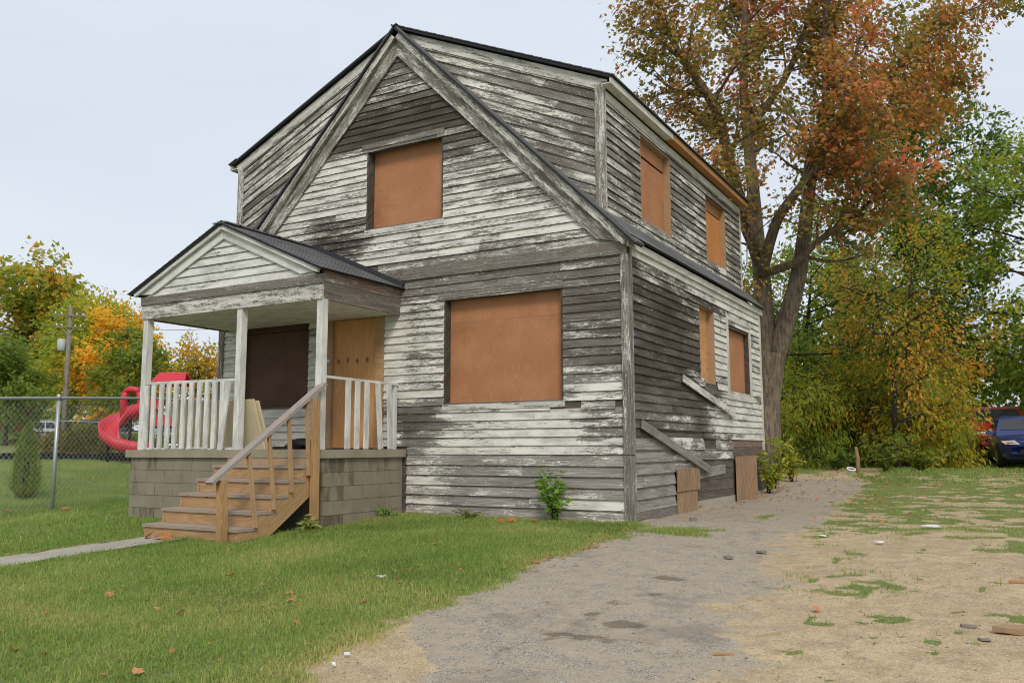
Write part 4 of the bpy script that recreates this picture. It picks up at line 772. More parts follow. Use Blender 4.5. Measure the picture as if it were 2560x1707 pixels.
tree('green_tree', 'broad light green tree leaning over the parked cars', (5.9, 24.0, h(5.9, 24)), gen_limbs(5.9, 24.0, 13.0, 5.0, .13, .2, 28), 270, 1.5, 8, .7, 10, .19, OVAL, MT['ygreen'], MT['bark'], 'trees behind the plot', .25, .1, .2, cfun=lambda p: min(1, max(0, .3+rnd.gauss(0, .2))))
tree('green_tree', 'tall dark green tree rising behind the maple', (1.2, 26.0, h(1.2, 26)), gen_limbs(1.2, 26.0, 17.0, 3.8, .2, .26, 30), 250, 1.4, 7, .7, 10, .24, OVAL, MT['dgreen'], MT['bark'], 'trees behind the plot', .25, .3)
tree('green_tree', 'dense green tree between the maple trunk and the driveway end', (-1.6, 20.5, h(-1.6, 20.5)), gen_limbs(-1.6, 20.5, 8.0, 3.4, .1, .18, 24), 165, 1.25, 8, .6, 10, .20, OVAL, MT['lgreen'], MT['bark'], 'trees behind the plot', .2, .1, .1, cfun=lambda p: min(1, max(0, .5+rnd.gauss(0, .2))))
tree('green_tree', 'yellow green tree at the right edge behind the red van', (8.0, 25.5, h(8, 25.5)), gen_limbs(8.0, 25.5, 9.0, 4.0, .1, .18, 22), 150, 1.4, 8, .7, 9, .24, OVAL, MT['ygreen'], MT['bark'], 'trees behind the plot', .2, .1, .1, cfun=lambda p: min(1, max(0, .4+rnd.gauss(0, .2))))
def sumac(name, label, x, y, hgt, ns, nf, fl, lmat, cl0, group, cat='shrub', r=.9):
    root = empty(name, (x, y, h(x, y))); tag(root, label, cat, group); wood = MB(); P, Dn, Cc = [], [], []
    for i in range(ns):
        a = rnd.uniform(0, 6.28); R_ = r*rnd.uniform(.2, 1); hh = hgt*rnd.uniform(.55, 1.05); x0, y0 = x+rnd.gauss(0, .25*r), y+rnd.gauss(0, .25*r); z = h(x0, y0)
        pts = [Vector((x0, y0, z-.05)), Vector((x0+R_*.3*math.cos(a), y0+R_*.3*math.sin(a), z+hh*.5)), Vector((x0+R_*math.cos(a), y0+R_*math.sin(a), z+hh))]
        wood.tube(pts, [.028*hgt/3, .02*hgt/3, .008], 5, False)
        for k in range(nf):
            t = 1-.85*(k/nf)**1.1; p, d = polyat(pts, t); b = k*2.4+rnd.random(); P.append(p); Dn.append((math.cos(b), math.sin(b), rnd.uniform(-.1, .55)*t)); Cc.append(min(1, max(0, cl0+rnd.gauss(0, .18))))
    sub(wood.build('stem', MT['bark'], None, True), root); P = np.array([tuple(p) for p in P]); n = len(P); Dn = np.array(Dn)
    lc = np.stack([rng.random(n), np.array(Cc), np.zeros(n)], 1); Fm = frames(n, .5, Dn); nb_ = Dn*np.array([.9, .9, 0])+np.array([.12, -.35, .75])+rng.normal(0, .25, (n, 3)); nb_ /= np.linalg.norm(nb_, axis=1)[:, None]; tt_ = Dn-nb_*np.sum(Dn*nb_, 1)[:, None]; tt_ /= np.linalg.norm(tt_, axis=1)[:, None]; Fm = np.stack([tt_, np.cross(nb_, tt_), nb_], 2)
    V, Lp, S, A = place(*FROND, P, fl*rng.uniform(.6, 1.25, n), Fm, lc)
    sub(link('foliage', npmesh('foliage', V, Lp, S, lmat, {'lc': A})), root); return root
sm = [(-1.3, 14.6, 2.6, 'ygreen', .25), (-.7, 16.9, 3.4, 'ygreen', .35), (.15, 18.4, 3.6, 'lgreen', .35), (-1.9, 17.8, 4.2, 'lgreen', .45), (1.0, 19.0, 3.3, 'ygreen', .45), (1.7, 18.6, 3.0, 'ygreen', .6), (2.1, 20.4, 3.0, 'ygreen', .55), (1.9, 17.0, 1.7, 'ygreen', .6), (-2.6, 15.8, 3.6, 'lgreen', .4), (.6, 21.3, 4.6, 'dgreen', .4), (1.9, 23.6, 4.2, 'ygreen', .5), (-3.8, 18.5, 4.8, 'dgreen', .5)]
sl_ = ['low', 'arching', 'tall', 'leaning', 'bushy', 'golden', 'yellowing', 'short golden', 'dense', 'dark', 'pale', 'deep green']
for (x, y, g, m, c), w in zip(sm, sl_):
    tree('leafy_shrub', w+' leafy shrub of the thicket at the back of the plot', (x, y, h(x, y)), gen_limbs(x, y, g, 1.5, .04, .05, 15, .05, 3), 66, .75, 7, .42, 9, .17, LONG, MT[m], MT['bark'], 'shrubs of the thicket', .1, .0, .2, .13, 'shrub', (lambda p, c=c: min(1, max(0, c+.16+rnd.gauss(0, .18)))), .2, nout=1.1)
def mass(name, label, boxes, n, size, lmat, tmpl=OVAL, cat='trees', c0=.4):
    P, Cc = [], []
    for (cx, cy, cz, rx, ry, rz) in boxes:
        m = int(n*rx*rz/sum(b[3]*b[5] for b in boxes)); v = rng.normal(0, 1, (m, 3)); v /= np.linalg.norm(v, axis=1)[:, None]; v *= rng.uniform(.55, 1.0, m)[:, None]**.6
        q = v*np.array([rx, ry, rz])+np.array([cx, cy, cz]); w = .82+.36*fbm(q[:, 0]*1.3, q[:, 2]*1.3+q[:, 1], .55, 5); q = (q-np.array([cx, cy, cz]))*w[:, None]+np.array([cx, cy, cz]); k = q[:, 2] > H(q[:, 0], q[:, 1]); P.append(q[k]); Cc.append(np.clip(c0+(fbm(q[k][:, 0], q[k][:, 2], .5, 9)-.5)*1.2, 0, 1))
    P = np.concatenate(P); Cc = np.concatenate(Cc); n = len(P); lc = np.stack([rng.random(n), Cc, np.zeros(n)], 1)
    V, Lp, S, A = place(*tmpl, P, size*rng.uniform(.6, 1.3, n), frames(n, .5), lc)
    o = link(name, npmesh(name, V, Lp, S, lmat, {'lc': A})); return o
o = mass('woodland', '', [(-8, 34, 3, 6, 2.5, 5.5), (-1, 31, 2.5, 5, 2.5, 4.2), (5, 32, 2.5, 5, 2.5, 4.8), (12, 30, 3, 5, 3, 6), (18, 27, 3, 5, 3, 6), (-2, 24, 1.4, 4, 1.2, 2.2), (9, 28.3, 1.4, 4, 1.2, 2.4)], 30000, .36, MT['dgreen'])
tag(o, 'dark wood closing the view behind the thicket', 'trees', None, 'stuff')
o = mass('woodland', '', [(-100+i*13, 95+9*math.sin(i*1.7), 4, 10, 6, 8+3*math.sin(i*2.3)) for i in range(9)]+[(-125, 62, 5, 12, 8, 6), (-100, 50, 1.5, 14, 5, 5.5), (-130, 30, 4, 12, 8, 6), (-70, 33, .8, 9, 2, 2.2)], 16000, 1.2, MT['dgreen'])
tag(o, 'far line of trees behind the house and car park', 'trees', None, 'stuff')
# left background trees
KF = 1.5
def K(x, y, f=KF): return 4.26+(x-4.26)*f, -10.46+(y+10.46)*f
def far_tree(name, label, x, y, hgt, cr, cb, r0, n, nb, lb, nt, nl, ls, tm, lm, upb, dr, cf=None, f=KF, multi=1):
    x, y = K(x, y, f); tree(name, label, (x, y, h(x, y)), gen_limbs(x, y, hgt*f, cr*f, cb, r0*f, n), nb, lb*f, nt, lb*.55*f, nl, ls*f, tm, lm, MT['bark'], 'trees round the car park', .2, upb, dr, ls*.7*f, cfun=cf)
cl_ = lambda m, sd=.2: (lambda p: min(1, max(0, m+rnd.gauss(0, sd))))
far_tree('shade_tree', 'large green tree turning orange above the brick building', -56.5, 25.2, 14.4, 6.0, .25, .4, 22, 150, 2.1, 8, 9, .40, STAR, MT['orange'], .1, .1, cl_(.28, .17), 1.6)
far_tree('shade_tree', 'round yellow green tree behind the utility pole', -42.3, 20.9, 9.0, 3.8, .16, .25, 24, 170, 1.5, 8, 9, .30, OVAL, MT['ygreen'], .1, .05, lambda p: min(1, max(0, .46+.03*(p.z-8)+rnd.gauss(0, .22))))
far_tree('shade_tree', 'golden orange tree left of the porch post', -45.2, 24.6, 9.0, 3.2, .2, .22, 20, 130, 1.4, 8, 9, .32, OVAL, MT['gold'], .1, .05, cl_(.6, .25), 1.32)
far_tree('pear_tree', 'compact green tree at the left edge behind the fence', -33.9, 11.2, 4.9, 1.8, .22, .1, 16, 110, .7, 8, 8, .2, OVAL, MT['lgreen'], .5, .0, cl_(.45))
far_tree('pear_tree', 'compact green tree behind the red slide', -31.6, 15.5, 5.8, 1.9, .2, .1, 16, 110, .7, 8, 8, .2, OVAL, MT['lgreen'], .5, .0, cl_(.55))
far_tree('shade_tree', 'thin gold and green tree seen through the porch', -44.6, 30.2, 7.4, 2.8, .2, .2, 18, 80, 1.4, 7, 8, .32, OVAL, MT['orange'], .1, .05, cl_(.5))
far_tree('shade_tree', 'green and gold tree beside the house corner seen through the porch', -36.5, 30.4, 8.4, 2.8, .2, .2, 18, 100, 1.3, 7, 8, .32, OVAL, MT['orange'], .1, .05, cl_(.42))
def bush(name, label, x, y, rx, rz, n, size, lmat, c0, group=None, tmpl=OVAL, cone=False):
    root = empty(name, (x, y, h(x, y))); tag(root, label, 'shrub', group); z = h(x, y)
    v = rng.normal(0, 1, (n, 3)); v /= np.linalg.norm(v, axis=1)[:, None]; v *= (rng.uniform(.3, 1, n)**.4)[:, None]
    if cone:
        t = rng.random(n)**1.3; a = rng.uniform(0, 6.28, n); R_ = rx*(.75+.5*fbm(a*1.3, t*6, 1.2, 8))*np.minimum(1, (t*7)**.5)*(1-t**2.2)**.8*rng.uniform(.55, 1.05, n); q = np.stack([x+R_*np.cos(a), y+R_*np.sin(a), z+t*rz*2], 1); d = np.stack([np.cos(a)*.4, np.sin(a)*.4, np.ones(n)*1.2], 1)
    else: q = v*np.array([rx, rx, rz])+np.array([x, y, z+rz*.85]); d = None; q = q[q[:, 2] > z]; n = len(q)
    lc = np.stack([rng.random(n), np.clip(c0+(fbm(q[:, 0]*2, q[:, 2]*2, 1.2, 3)-.5)*1.3, 0, 1), np.zeros(n)], 1)
    V, Lp, S, A = place(*tmpl, q, size*rng.uniform(.6, 1.3, n), frames(n, .4 if not cone else .05, d), lc); sub(link('foliage', npmesh('foliage', V, Lp, S, lmat, {'lc': A})), root)
    w = MB()
    for k in range(4): w.tube([(x, y, z-.05), (x+rnd.gauss(0, rx*.15), y+rnd.gauss(0, rx*.15), z+rz*.7), (x+rnd.gauss(0, rx*.3), y+rnd.gauss(0, rx*.3), z+rz*1.4)], [.03, .02, .01], 5)
    sub(w.build('stem', MT['bark']), root); return root
bush('arborvitae', 'small columnar evergreen just beyond the wire fence', -12.55, -.48, .27, .72, 4200, .075, MT['arbor'], .55, None, LONG, True)
bush('round_bush', 'clipped reddish round bush behind the fence post', -25.6, 8.5, .75, .55, 1500, .16, MT['hedge'], .75, 'round bushes by the car park')
bush('round_bush', 'clipped round bush turning brown left of the red slide', -23.8, 8.4, .95, .68, 2000, .16, MT['hedge'], .45, 'round bushes by the car park')
bush('round_bush', 'small green bush beyond the mulch right of the slide foot', -22.6, 9.6, .8, .5, 1400, .16, MT['lgreen'], .3, 'round bushes by the car park')
# weeds and small plants
def weed(label, x, y, hgt, ns, nl, ls, spread, mat='weed', c0=.5, tm=OVAL, name='weed_plant'):
    root = empty(name, (x, y, h(x, y))); tag(root, label, 'plant'); z = h(x, y); w = MB(); P, Dn = [], []
    for i in range(ns):
        a = rnd.uniform(0, 6.28); hh = hgt*rnd.uniform(.35, 1.05); R_ = spread*rnd.uniform(.2, 1); pts = [Vector((x+rnd.gauss(0, .03), y+rnd.gauss(0, .02), z-.02)), Vector((x+R_*.4*math.cos(a), y-abs(R_*.4*math.sin(a)), z+hh*.6)), Vector((x+R_*math.cos(a), y-abs(R_*.7*math.sin(a)), z+hh))]
        w.tube(pts, [.006, .004, .002], 4, False)
        for k in range(nl):
            p, d = polyat(pts, rnd.uniform(.2, 1)); b = k*2.4+rnd.random(); P.append((p.x, p.y, p.z)); Dn.append((math.cos(b), math.sin(b), .25))
    sub(w.build('stem', MT['weed'] if mat == 'none' else MT['bark']), root); P = np.array(P); n = len(P); lc = np.stack([rng.random(n), np.clip(rng.normal(c0, .2, n), 0, 1), np.zeros(n)], 1)
    V, Lp, S, A = place(*tm, P, ls*rng.uniform(.5, 1.25, n), frames(n, .9, np.array(Dn)), lc); sub(link('foliage', npmesh('foliage', V, Lp, S, MT[mat], {'lc': A})), root); return root
weed('bright green seedling growing against the front wall under the big window', -1.02, -.20, .66, 16, 15, .12, .42, 'weed', .65)
weed('leafy green weed under the sloping stair stringer', -3.92, -2.35, .18, 6, 7, .10, .16)
weed('grassy weed at the foot of the rear stair post', -3.6, -2.0, .20, 9, 8, .16, .26, 'grass', .5, LONG)
weed('low green weed beside the porch blocks', -3.45, -.65, .2, 8, 8, .07, .22)
weed('sprawling low weed at the base of the front wall', -2.3, -.28, .14, 12, 10, .06, .35, 'lgreen', .5)
weed('yellowing weed clump at the rear corner of the house', .18, 6.45, .85, 16, 16, .11, .45, 'ygreen', .55)
weed('tall green weed by the rear plywood sheet', .1, 7.3, 1.1, 14, 16, .12, .45, 'ygreen', .35)
weed('low weed in front of the maple trunk', .1, 8.9, .9, 16, 16, .13, .6, 'ygreen', .5)
weed('leafy weed clump round the broken stub at the driveway end', 1.6, 12.2, 1.0, 22, 16, .14, .8, 'lgreen', .5)
weed('tangled weed clump below the orange tree', 2.3, 13.2, .9, 24, 16, .15, .9, 'lgreen', .6)
weed('dark low weeds left of the driveway end', .3, 13.4, .6, 20, 14, .14, .9, 'dgreen', .6)
# fallen leaves
lv = []
for i in range(4):
    a = np.array(MAPLE[0]); a[:, 2] += .25*a[:, 0]**2*(1 if i % 2 else -.3)+.3*np.abs(a[:, 1])*(i-1)*.5; a[:, 0] -= .5
    lv.append(a)
def dead_leaf(x, y, s, label, group, c):
    a = lv[rnd.randrange(4)]; lc = np.tile((rnd.random(), c, 0), (len(a), 1))
    o = link('fallen_leaf', npmesh('fallen_leaf', a*s, [i for f in MAPLE[1] for i in f], [len(f) for f in MAPLE[1]], MT['dead'], {'lc': lc}))
    o.location = (x, y, h(x, y)+.035 if x < .3 else h(x, y)+.02); o.rotation_euler = (rnd.gauss(0, .3), rnd.gauss(0, .3), rnd.uniform(0, 6.28)); tag(o, label, 'leaf', group)
for x, y in [(-1.36, -7.11), (-1.07, -7.09), (-1.84, -6.47), (-2.2, -6.39), (-2.36, -5.74), (-1.27, -6.49), (-4.24, -4.26), (-4.47, -4.01), (-2.66, -5.14), (-.37, -6.7), (.07, -6.71), (-2.07, -4.72), (-3.28, -3.66), (-3.75, -2.94), (-.74, -5.3), (-.95, -5.09), (-.17, -5.81), (.04, -5.8), (-.84, -4.66), (-1.21, -5.96), (-1.52, -5.92), (-1.34, -2.49), (-.61, -3.33), (-.68, -3.87), (-.18, -3.72), (-.51, -4.22), (-.16, -5.11), (-1.08, -2.67), (.1, -1.5), (-.16, -7.1), (-.34, -7.2), (-3.4, -3.32), (-.3, -4.47)]:
    big = rnd.random() < .35; lab = 'leaf in the lawn grass '+('nearest the bottom left of the view' if y < -5.9 and x < -.5 else 'close to the sandy lawn corner' if y < -5.5 else 'beside the walkway and steps' if x < -2.9 else 'along the driveway side of the lawn' if x > -1.2 else 'in the middle of the front lawn')
    dead_leaf(x, y, rnd.uniform(.06, .08) if big else rnd.uniform(.035, .055), ('large dry orange brown ' if big else 'small dry reddish brown ')+lab, 'fallen leaves on the front lawn', rnd.uniform(.5, .85) if big else rnd.uniform(.0, .45))
for x, y in [(-1.47, -.55), (-1.2, -.42), (-.75, -.38), (-1.6, -.6), (-.9, -.5)]: dead_leaf(x, y, .12, 'curled brown leaf below the seedling at the front wall', 'dead leaves at the front wall', .3)
for x, y in [(-4.9, -3.3), (-5.1, -3.28), (-4.75, -3.33)]: dead_leaf(x, y, .13, 'brown curled leaf at the foot of the wooden steps', 'dead leaves at the steps', .15)
for x, y in [(-9.6, -1.5), (-10.1, -2.2)]: dead_leaf(x, y, .17, 'large orange leaf caught along the bottom of the wire fence', 'dead leaves at the fence', .6)
dead_leaf(3.0, -4.01, .065, 'bright red orange maple leaf lying alone on the dirt', None, 1.)
n = 420; x = rng.uniform(-.2, 8, n); y = rng.uniform(.5, 15, n)
V, Lp, S, A = place(*OVAL, np.stack([x, y, H(x, y)+.04], 1), rng.uniform(.04, .09, n), frames(n, 1.5), np.stack([rng.random(n), rng.random(n), np.zeros(n)], 1))
tag(link('leaf_litter', npmesh('leaf_litter', V, Lp, S, MT['dead'], {'lc': A})), 'small fallen leaves scattered over the back of the plot', 'leaves', None, 'stuff')
# ---------------------------------------------------------------- wire fences
def wfence(label, p, q, hgt, posts, pitch, wr, pr, mesh=True, z0=None):
    p = Vector((p[0], p[1], 0)); q = Vector((q[0], q[1], 0)); L = (q-p).length; U = (q-p)/L; root = empty('chain_link_fence', (p.x, p.y, h(p.x, p.y))); tag(root, label, 'fence')
    def g(s): v = p+U*s; return h(v.x, v.y)
    tops = lambda s: (g(s)+hgt if z0 is None else z0)
    for s in posts:
        a = p+U*s; o = MB().tube([(a.x, a.y, g(s)-.2), (a.x, a.y, tops(s)-.02)], pr, 10).build('post', MT['galv'], None, True); sub(o, root)
        c = MB().tube([(a.x, a.y, tops(s)-.03), (a.x, a.y, tops(s)+.045), (a.x, a.y, tops(s)+.07)], [pr*1.25, pr*1.2, pr*.3], 10).build('post_cap', MT['galv'], None, True); c.parent = o
    N_ = U.cross(Vector((0, 0, 1)))
    rl = [(p+U*s+N_*0+Vector((0, 0, tops(s)))) for s in np.linspace(0, L, 12)]; sub(MB().tube(rl, pr*.72, 8).build('top_rail', MT['galv'], None, True), root)
    if mesh:
        w = MB(); n = int(L/pitch)+40; off = N_*(-(pr+.004))
        for i in range(-20, n):
            for sg in (1, -1):
                s0 = i*pitch; zb, zt = .03, hgt+.03; s1 = s0+sg*(zt-zb)*.82; ta, tb = 0., 1.
                if min(s0, s1) < 0 or max(s0, s1) > L:
                    if s1 == s0: continue
                    t0, t1 = (0-s0)/(s1-s0), (L-s0)/(s1-s0); ta, tb = max(0, min(t0, t1)), min(1, max(t0, t1))
                    if ta >= tb: continue
                pts = []
                for t in (ta, (ta+tb)/2, tb):
                    s = s0+(s1-s0)*t; a = p+U*s+off+N_*(.003*sg); pts.append((a.x, a.y, g(s)+zb+(tops(s)-g(s)+.03-zb)*t))
                w.tube(pts, wr, 3, False)
        o = w.build('chain_mesh', MT['wire']); sub(o, root); o['kind'] = 'stuff'
    return root
wfence('tall galvanised chain link fence left of the porch', (-9.82, -7.2), (-9.62, 9), 1.90, [0.2, 5.55, 8.55, 11.5, 14.5], .088, .0026, .031)
wfence('low plain rail fence in front of the parked cars', (-41, 17.0), (-33, 22.0), 1.5, [.3, 3.2, 6.2, 9.2], .2, .003, .03, False)
# ---------------------------------------------------------------- playground
pl = empty('playground_slide', (-18.9, 6.2, h(-18.9, 6.2))); tag(pl, 'red plastic spiral slide standing on black feet beyond the fence', 'slide')
RT = Vector((.866, .5, 0)); FW = Vector((-.5, .866, 0)); cs0 = Vector((-19.25, 6.05, 0)); zg = h(-18.9, 6.2)
path = []
for i in range(25):
    t = i/24; a = math.radians(75+210*t); path.append(cs0+RT*(.40*math.cos(a)+.34)+FW*(.40*math.sin(a))+Vector((0, 0, zg+1.42-1.02*t)))
d0 = RT; path = [path[0]+RT*.75+Vector((0, 0, .22)), path[0]+RT*.35+Vector((0, 0, .1))]+path+[path[-1]+RT*.4+Vector((0, 0, -.07)), path[-1]+RT*.8+Vector((0, 0, -.08))]
sec = [(-.25, .30), (-.22, .07), (-.12, 0), (.12, 0), (.22, .07), (.25, .30), (.29, .30), (.26, .02), (.14, -.06), (-.14, -.06), (-.26, .02), (-.29, .30)]
m = MB(); k = len(sec)
for i, p in enumerate(path):
    t = (path[min(i+1, len(path)-1)]-path[max(i-1, 0)]); t.z = 0; t.normalize(); s = t.cross(Vector((0, 0, 1)))
    for a, b in sec: m.v(p+s*a+Vector((0, 0, b*(1.25 if 3 < i < 20 and a > 0 else 1))))
for i in range(len(path)-1): m.F += [[i*k+j, i*k+(j+1) % k, (i+1)*k+(j+1) % k, (i+1)*k+j] for j in range(k)]
m.F.append(list(range(k))[::-1]); m.F.append([(len(path)-1)*k+j for j in range(k)]); sub(m.build('chute', MT['red'], None, True), pl)
hp = cs0+RT*.30+FW*.62; hz = zg+1.55
for s in (-.26, .26): sub(MB().tube([hp+RT*s+Vector((0, 0, hz-.2)), hp+RT*s+Vector((0, 0, hz+.45)), hp+RT*s*.75+Vector((0, 0, hz+.66))], [.11, .11, .095], 8).build('hood_post', MT['red'], None, True), pl)
sub(MB().tube([hp+RT*-.24+Vector((0, 0, hz+.63)), hp+RT*-.08+Vector((0, 0, hz+.71)), hp+RT*.08+Vector((0, 0, hz+.69)), hp+RT*.24+Vector((0, 0, hz+.63))], .10, 8).build('hood_bar', MT['red'], None, True), pl)
for q in (path[-2], path[len(path)//2+4], path[3]): sub(MB().tube([(q.x, q.y, zg-.1), (q.x, q.y, q.z-.05)], .05, 8).build('foot', MT['black'], None, True), pl)
pt = empty('play_tower', (-18.3, 7.4, h(-18.3, 7.4))); tag(pt, 'play tower with red tiled plastic roof seen over the porch railing', 'play tower'); tc_ = Vector((-18.35, 7.45, 0)); zg2 = h(-18.3, 7.4)
ax, ay = RT, FW; rz0, rz1 = zg2+2.42, zg2+2.82
for sgn in (1, -1):   # ridge runs along the picture's right direction
    rf = MB(); o = tc_+ax*-.42+Vector((0, 0, rz1)); e = tc_+ax*-.55+ay*(sgn*-.5)+Vector((0, 0, rz0)); V_ = (e-o); nst = 5
    for i in range(nst):
        t0, t1 = i/nst, (i+1)/nst; w0, w1 = .42+.13*t0, .42+.13*t1; L0 = tc_+Vector((0, 0, rz1-(rz1-rz0)*t0+.02))+ay*(sgn*-.5*t0); L1 = tc_+Vector((0, 0, rz1-(rz1-rz0)*t1+.045))+ay*(sgn*-.5*t1)
        b = [L0-ax*w0, L0+ax*w0, L1+ax*w1, L1-ax*w1]; bb_ = [v-Vector((0, 0, .05)) for v in b]; i0 = len(rf.V)
        for v in b+bb_: rf.v(v)
        for q in ((0, 1, 2, 3), (7, 6, 5, 4), (3, 2, 6, 7), (0, 3, 7, 4), (1, 5, 6, 2), (0, 4, 5, 1)): rf.F.append([i0+j for j in q])
    sub(rf.build('roof_panel', MT['red']), pt)
for sx in (-.45, .45):
    for sy in (-.4, .4): a = tc_+ax*sx+ay*sy; sub(MB().tube([(a.x, a.y, zg2-.1), (a.x, a.y, rz0+.1)], .045, 8).build('post', MT['pole'], None, True), pt)
sub(MB().plank(tc_-ax*.5-ay*.45+Vector((0, 0, zg2+1.1)), ax, ay, (0, 0, 1), 1., .9, .05).build('deck', MT['black']), pt)
sub(MB().plank(tc_-ax*.5-ay*.47+Vector((0, 0, zg2+1.15)), ax, (0, 0, 1), -ay, 1., .35, .03).build('side_panel', MT['red']), pt)
md = MB(); c0 = Vector((-21.0, 5.6, 0)); c1 = Vector((-15.2, 8.9, 0)); dv = (c1-c0).normalized(); nv = Vector((-dv.y, dv.x, 0)); LN = 12
a = c0-dv*4
def gp_(v, dz): return (v.x, v.y, h(v.x, v.y)+dz)
for i in range(12):
    for j in range(4): u0 = a+dv*i+nv*(j*.9); md.face([gp_(u0, .05), gp_(u0+dv, .05), gp_(u0+dv+nv*.9, .05), gp_(u0+nv*.9, .05)])
tag(md.build('mulch_bed', MT['mulch']), kind='structure')
bo = empty('playground_border', (a.x, a.y, h(a.x, a.y))); tag(bo, 'black edging timbers round the playground mulch bed', 'edging')
for i in range(7):
    u0 = a+dv*(i*1.72)-nv*.06; u1 = a+dv*(i*1.72+1.7)-nv*.06; sub(MB().bar(gp_(u0, .08), gp_(u1, .08), .12, .26).build('timber', MT['black']), bo)
    u0 = u0+nv*3.75; u1 = u1+nv*3.75; sub(MB().bar(gp_(u0, .08), gp_(u1, .08), .12, .26).build('timber', MT['black']), bo)
# ---------------------------------------------------------------- utility pole and wires
px_, py_ = K(-36.05, 15.2, 1.35); PF = 1.35; up = empty('utility_pole', (px_, py_, h(px_, py_))); tag(up, 'grey wooden utility pole with two crossarms and a white transformer', 'utility pole'); zb = h(px_, py_)
sub(MB().tube([(px_, py_, zb-.3), (px_, py_, 4), (px_, py_, 10.5)], [.19, .17, .13], 10).build('pole', MT['pole'], None, True), up)
for z, l in ((9.9, 1.15), (9.1, 1.0)):
    a = Vector((px_, py_, z))-FW*.14; d_ = (RT*.97+Vector((0, 0, -.06))).normalized(); sub(MB().bar(a-d_*l, a+d_*l, .09, .1).build('crossarm', MT['pole']), up)
    for s in (-.8, -.45, .45, .8): q = a+d_*(l*s); sub(MB().tube([q+Vector((0, 0, .05)), q+Vector((0, 0, .13)), q+Vector((0, 0, .2))], [.03, .05, .02], 7).build('insulator', MT['white'], None, True), up)
for s in (-1, 1): a = Vector((px_, py_, 8.6))-FW*.15; sub(MB().bar(a, a+RT*(.34*s)+Vector((0, 0, .36)), .03, .03).build('brace', MT['galv']), up)
a = Vector((px_, py_, 0))-RT*.42-FW*.1; tr = MB().tube([a+Vector((0, 0, 7.5)), a+Vector((0, 0, 7.55)), a+Vector((0, 0, 8.25)), a+Vector((0, 0, 8.3))], [.22, .26, .26, .2], 14).build('transformer', MT['tgrey'], None, True); sub(tr, up)
def cable(label, a, b, sag, r, group=None):
    a = Vector(a); b = Vector(b); pts = [a.lerp(b, t)-Vector((0, 0, sag*4*t*(1-t))) for t in np.linspace(0, 1, 17)]; tag(MB().tube(pts, r, 5).build('overhead_wire', MT['cable'], None, True), label, 'wire', group)
cable('thin overhead wire from the pole top towards the porch roof', (px_, py_, 9.8), (-6, 12, 7.4), .8, .012); cable('second thin overhead wire below the pole top', (px_, py_, 9.1), (-6, 14, 5.8), .6, .012)
cable('low black cable running right from the utility pole', (px_, py_, 4.4), (-5, 22, 5.2), .5, .02); cable('lowest black cable running right from the utility pole', (px_, py_, 3.9), (-5, 21, 4.4), .5, .025)
cable('black service cable crossing behind the maple trunk', (-3.0, 9.9, 3.25), (6.0, 30.0, 5.4), .25, .028); cable('thin upper cable crossing behind the maple trunk', (-3.0, 10.6, 3.95), (6.0, 32.0, 6.6), .25, .012)
# ---------------------------------------------------------------- brick building far left
bd = empty('brick_building', (-95, 40, h(-95, 40))); tag(bd, 'flat-roofed red brick building at the far left edge', 'building'); br0 = Vector((*K(-71.2, 32.6, 1.2), 0))-RT*2.4; z = h(-71, 32)-.2
sub(MB().plank(br0-RT*16+Vector((0, 0, z)), RT, (0, 0, 1), FW*-1, 16, 11.0, -9).build('wall', MT['brick']), bd); sub(MB().plank(br0-RT*16.1-FW*.12+Vector((0, 0, z+11.0)), RT, (0, 0, 1), FW*-1, 16.2, .45, -9.2).build('coping', MT['cream']), bd)
for i in range(4): q = br0-RT*(14-i*3.6)-FW*.06; w_ = MB().plank(q+Vector((0, 0, z+5)), RT, (0, 0, 1), FW, 1.6, 2, .1).build('window', MT['glass']); sub(w_, bd)
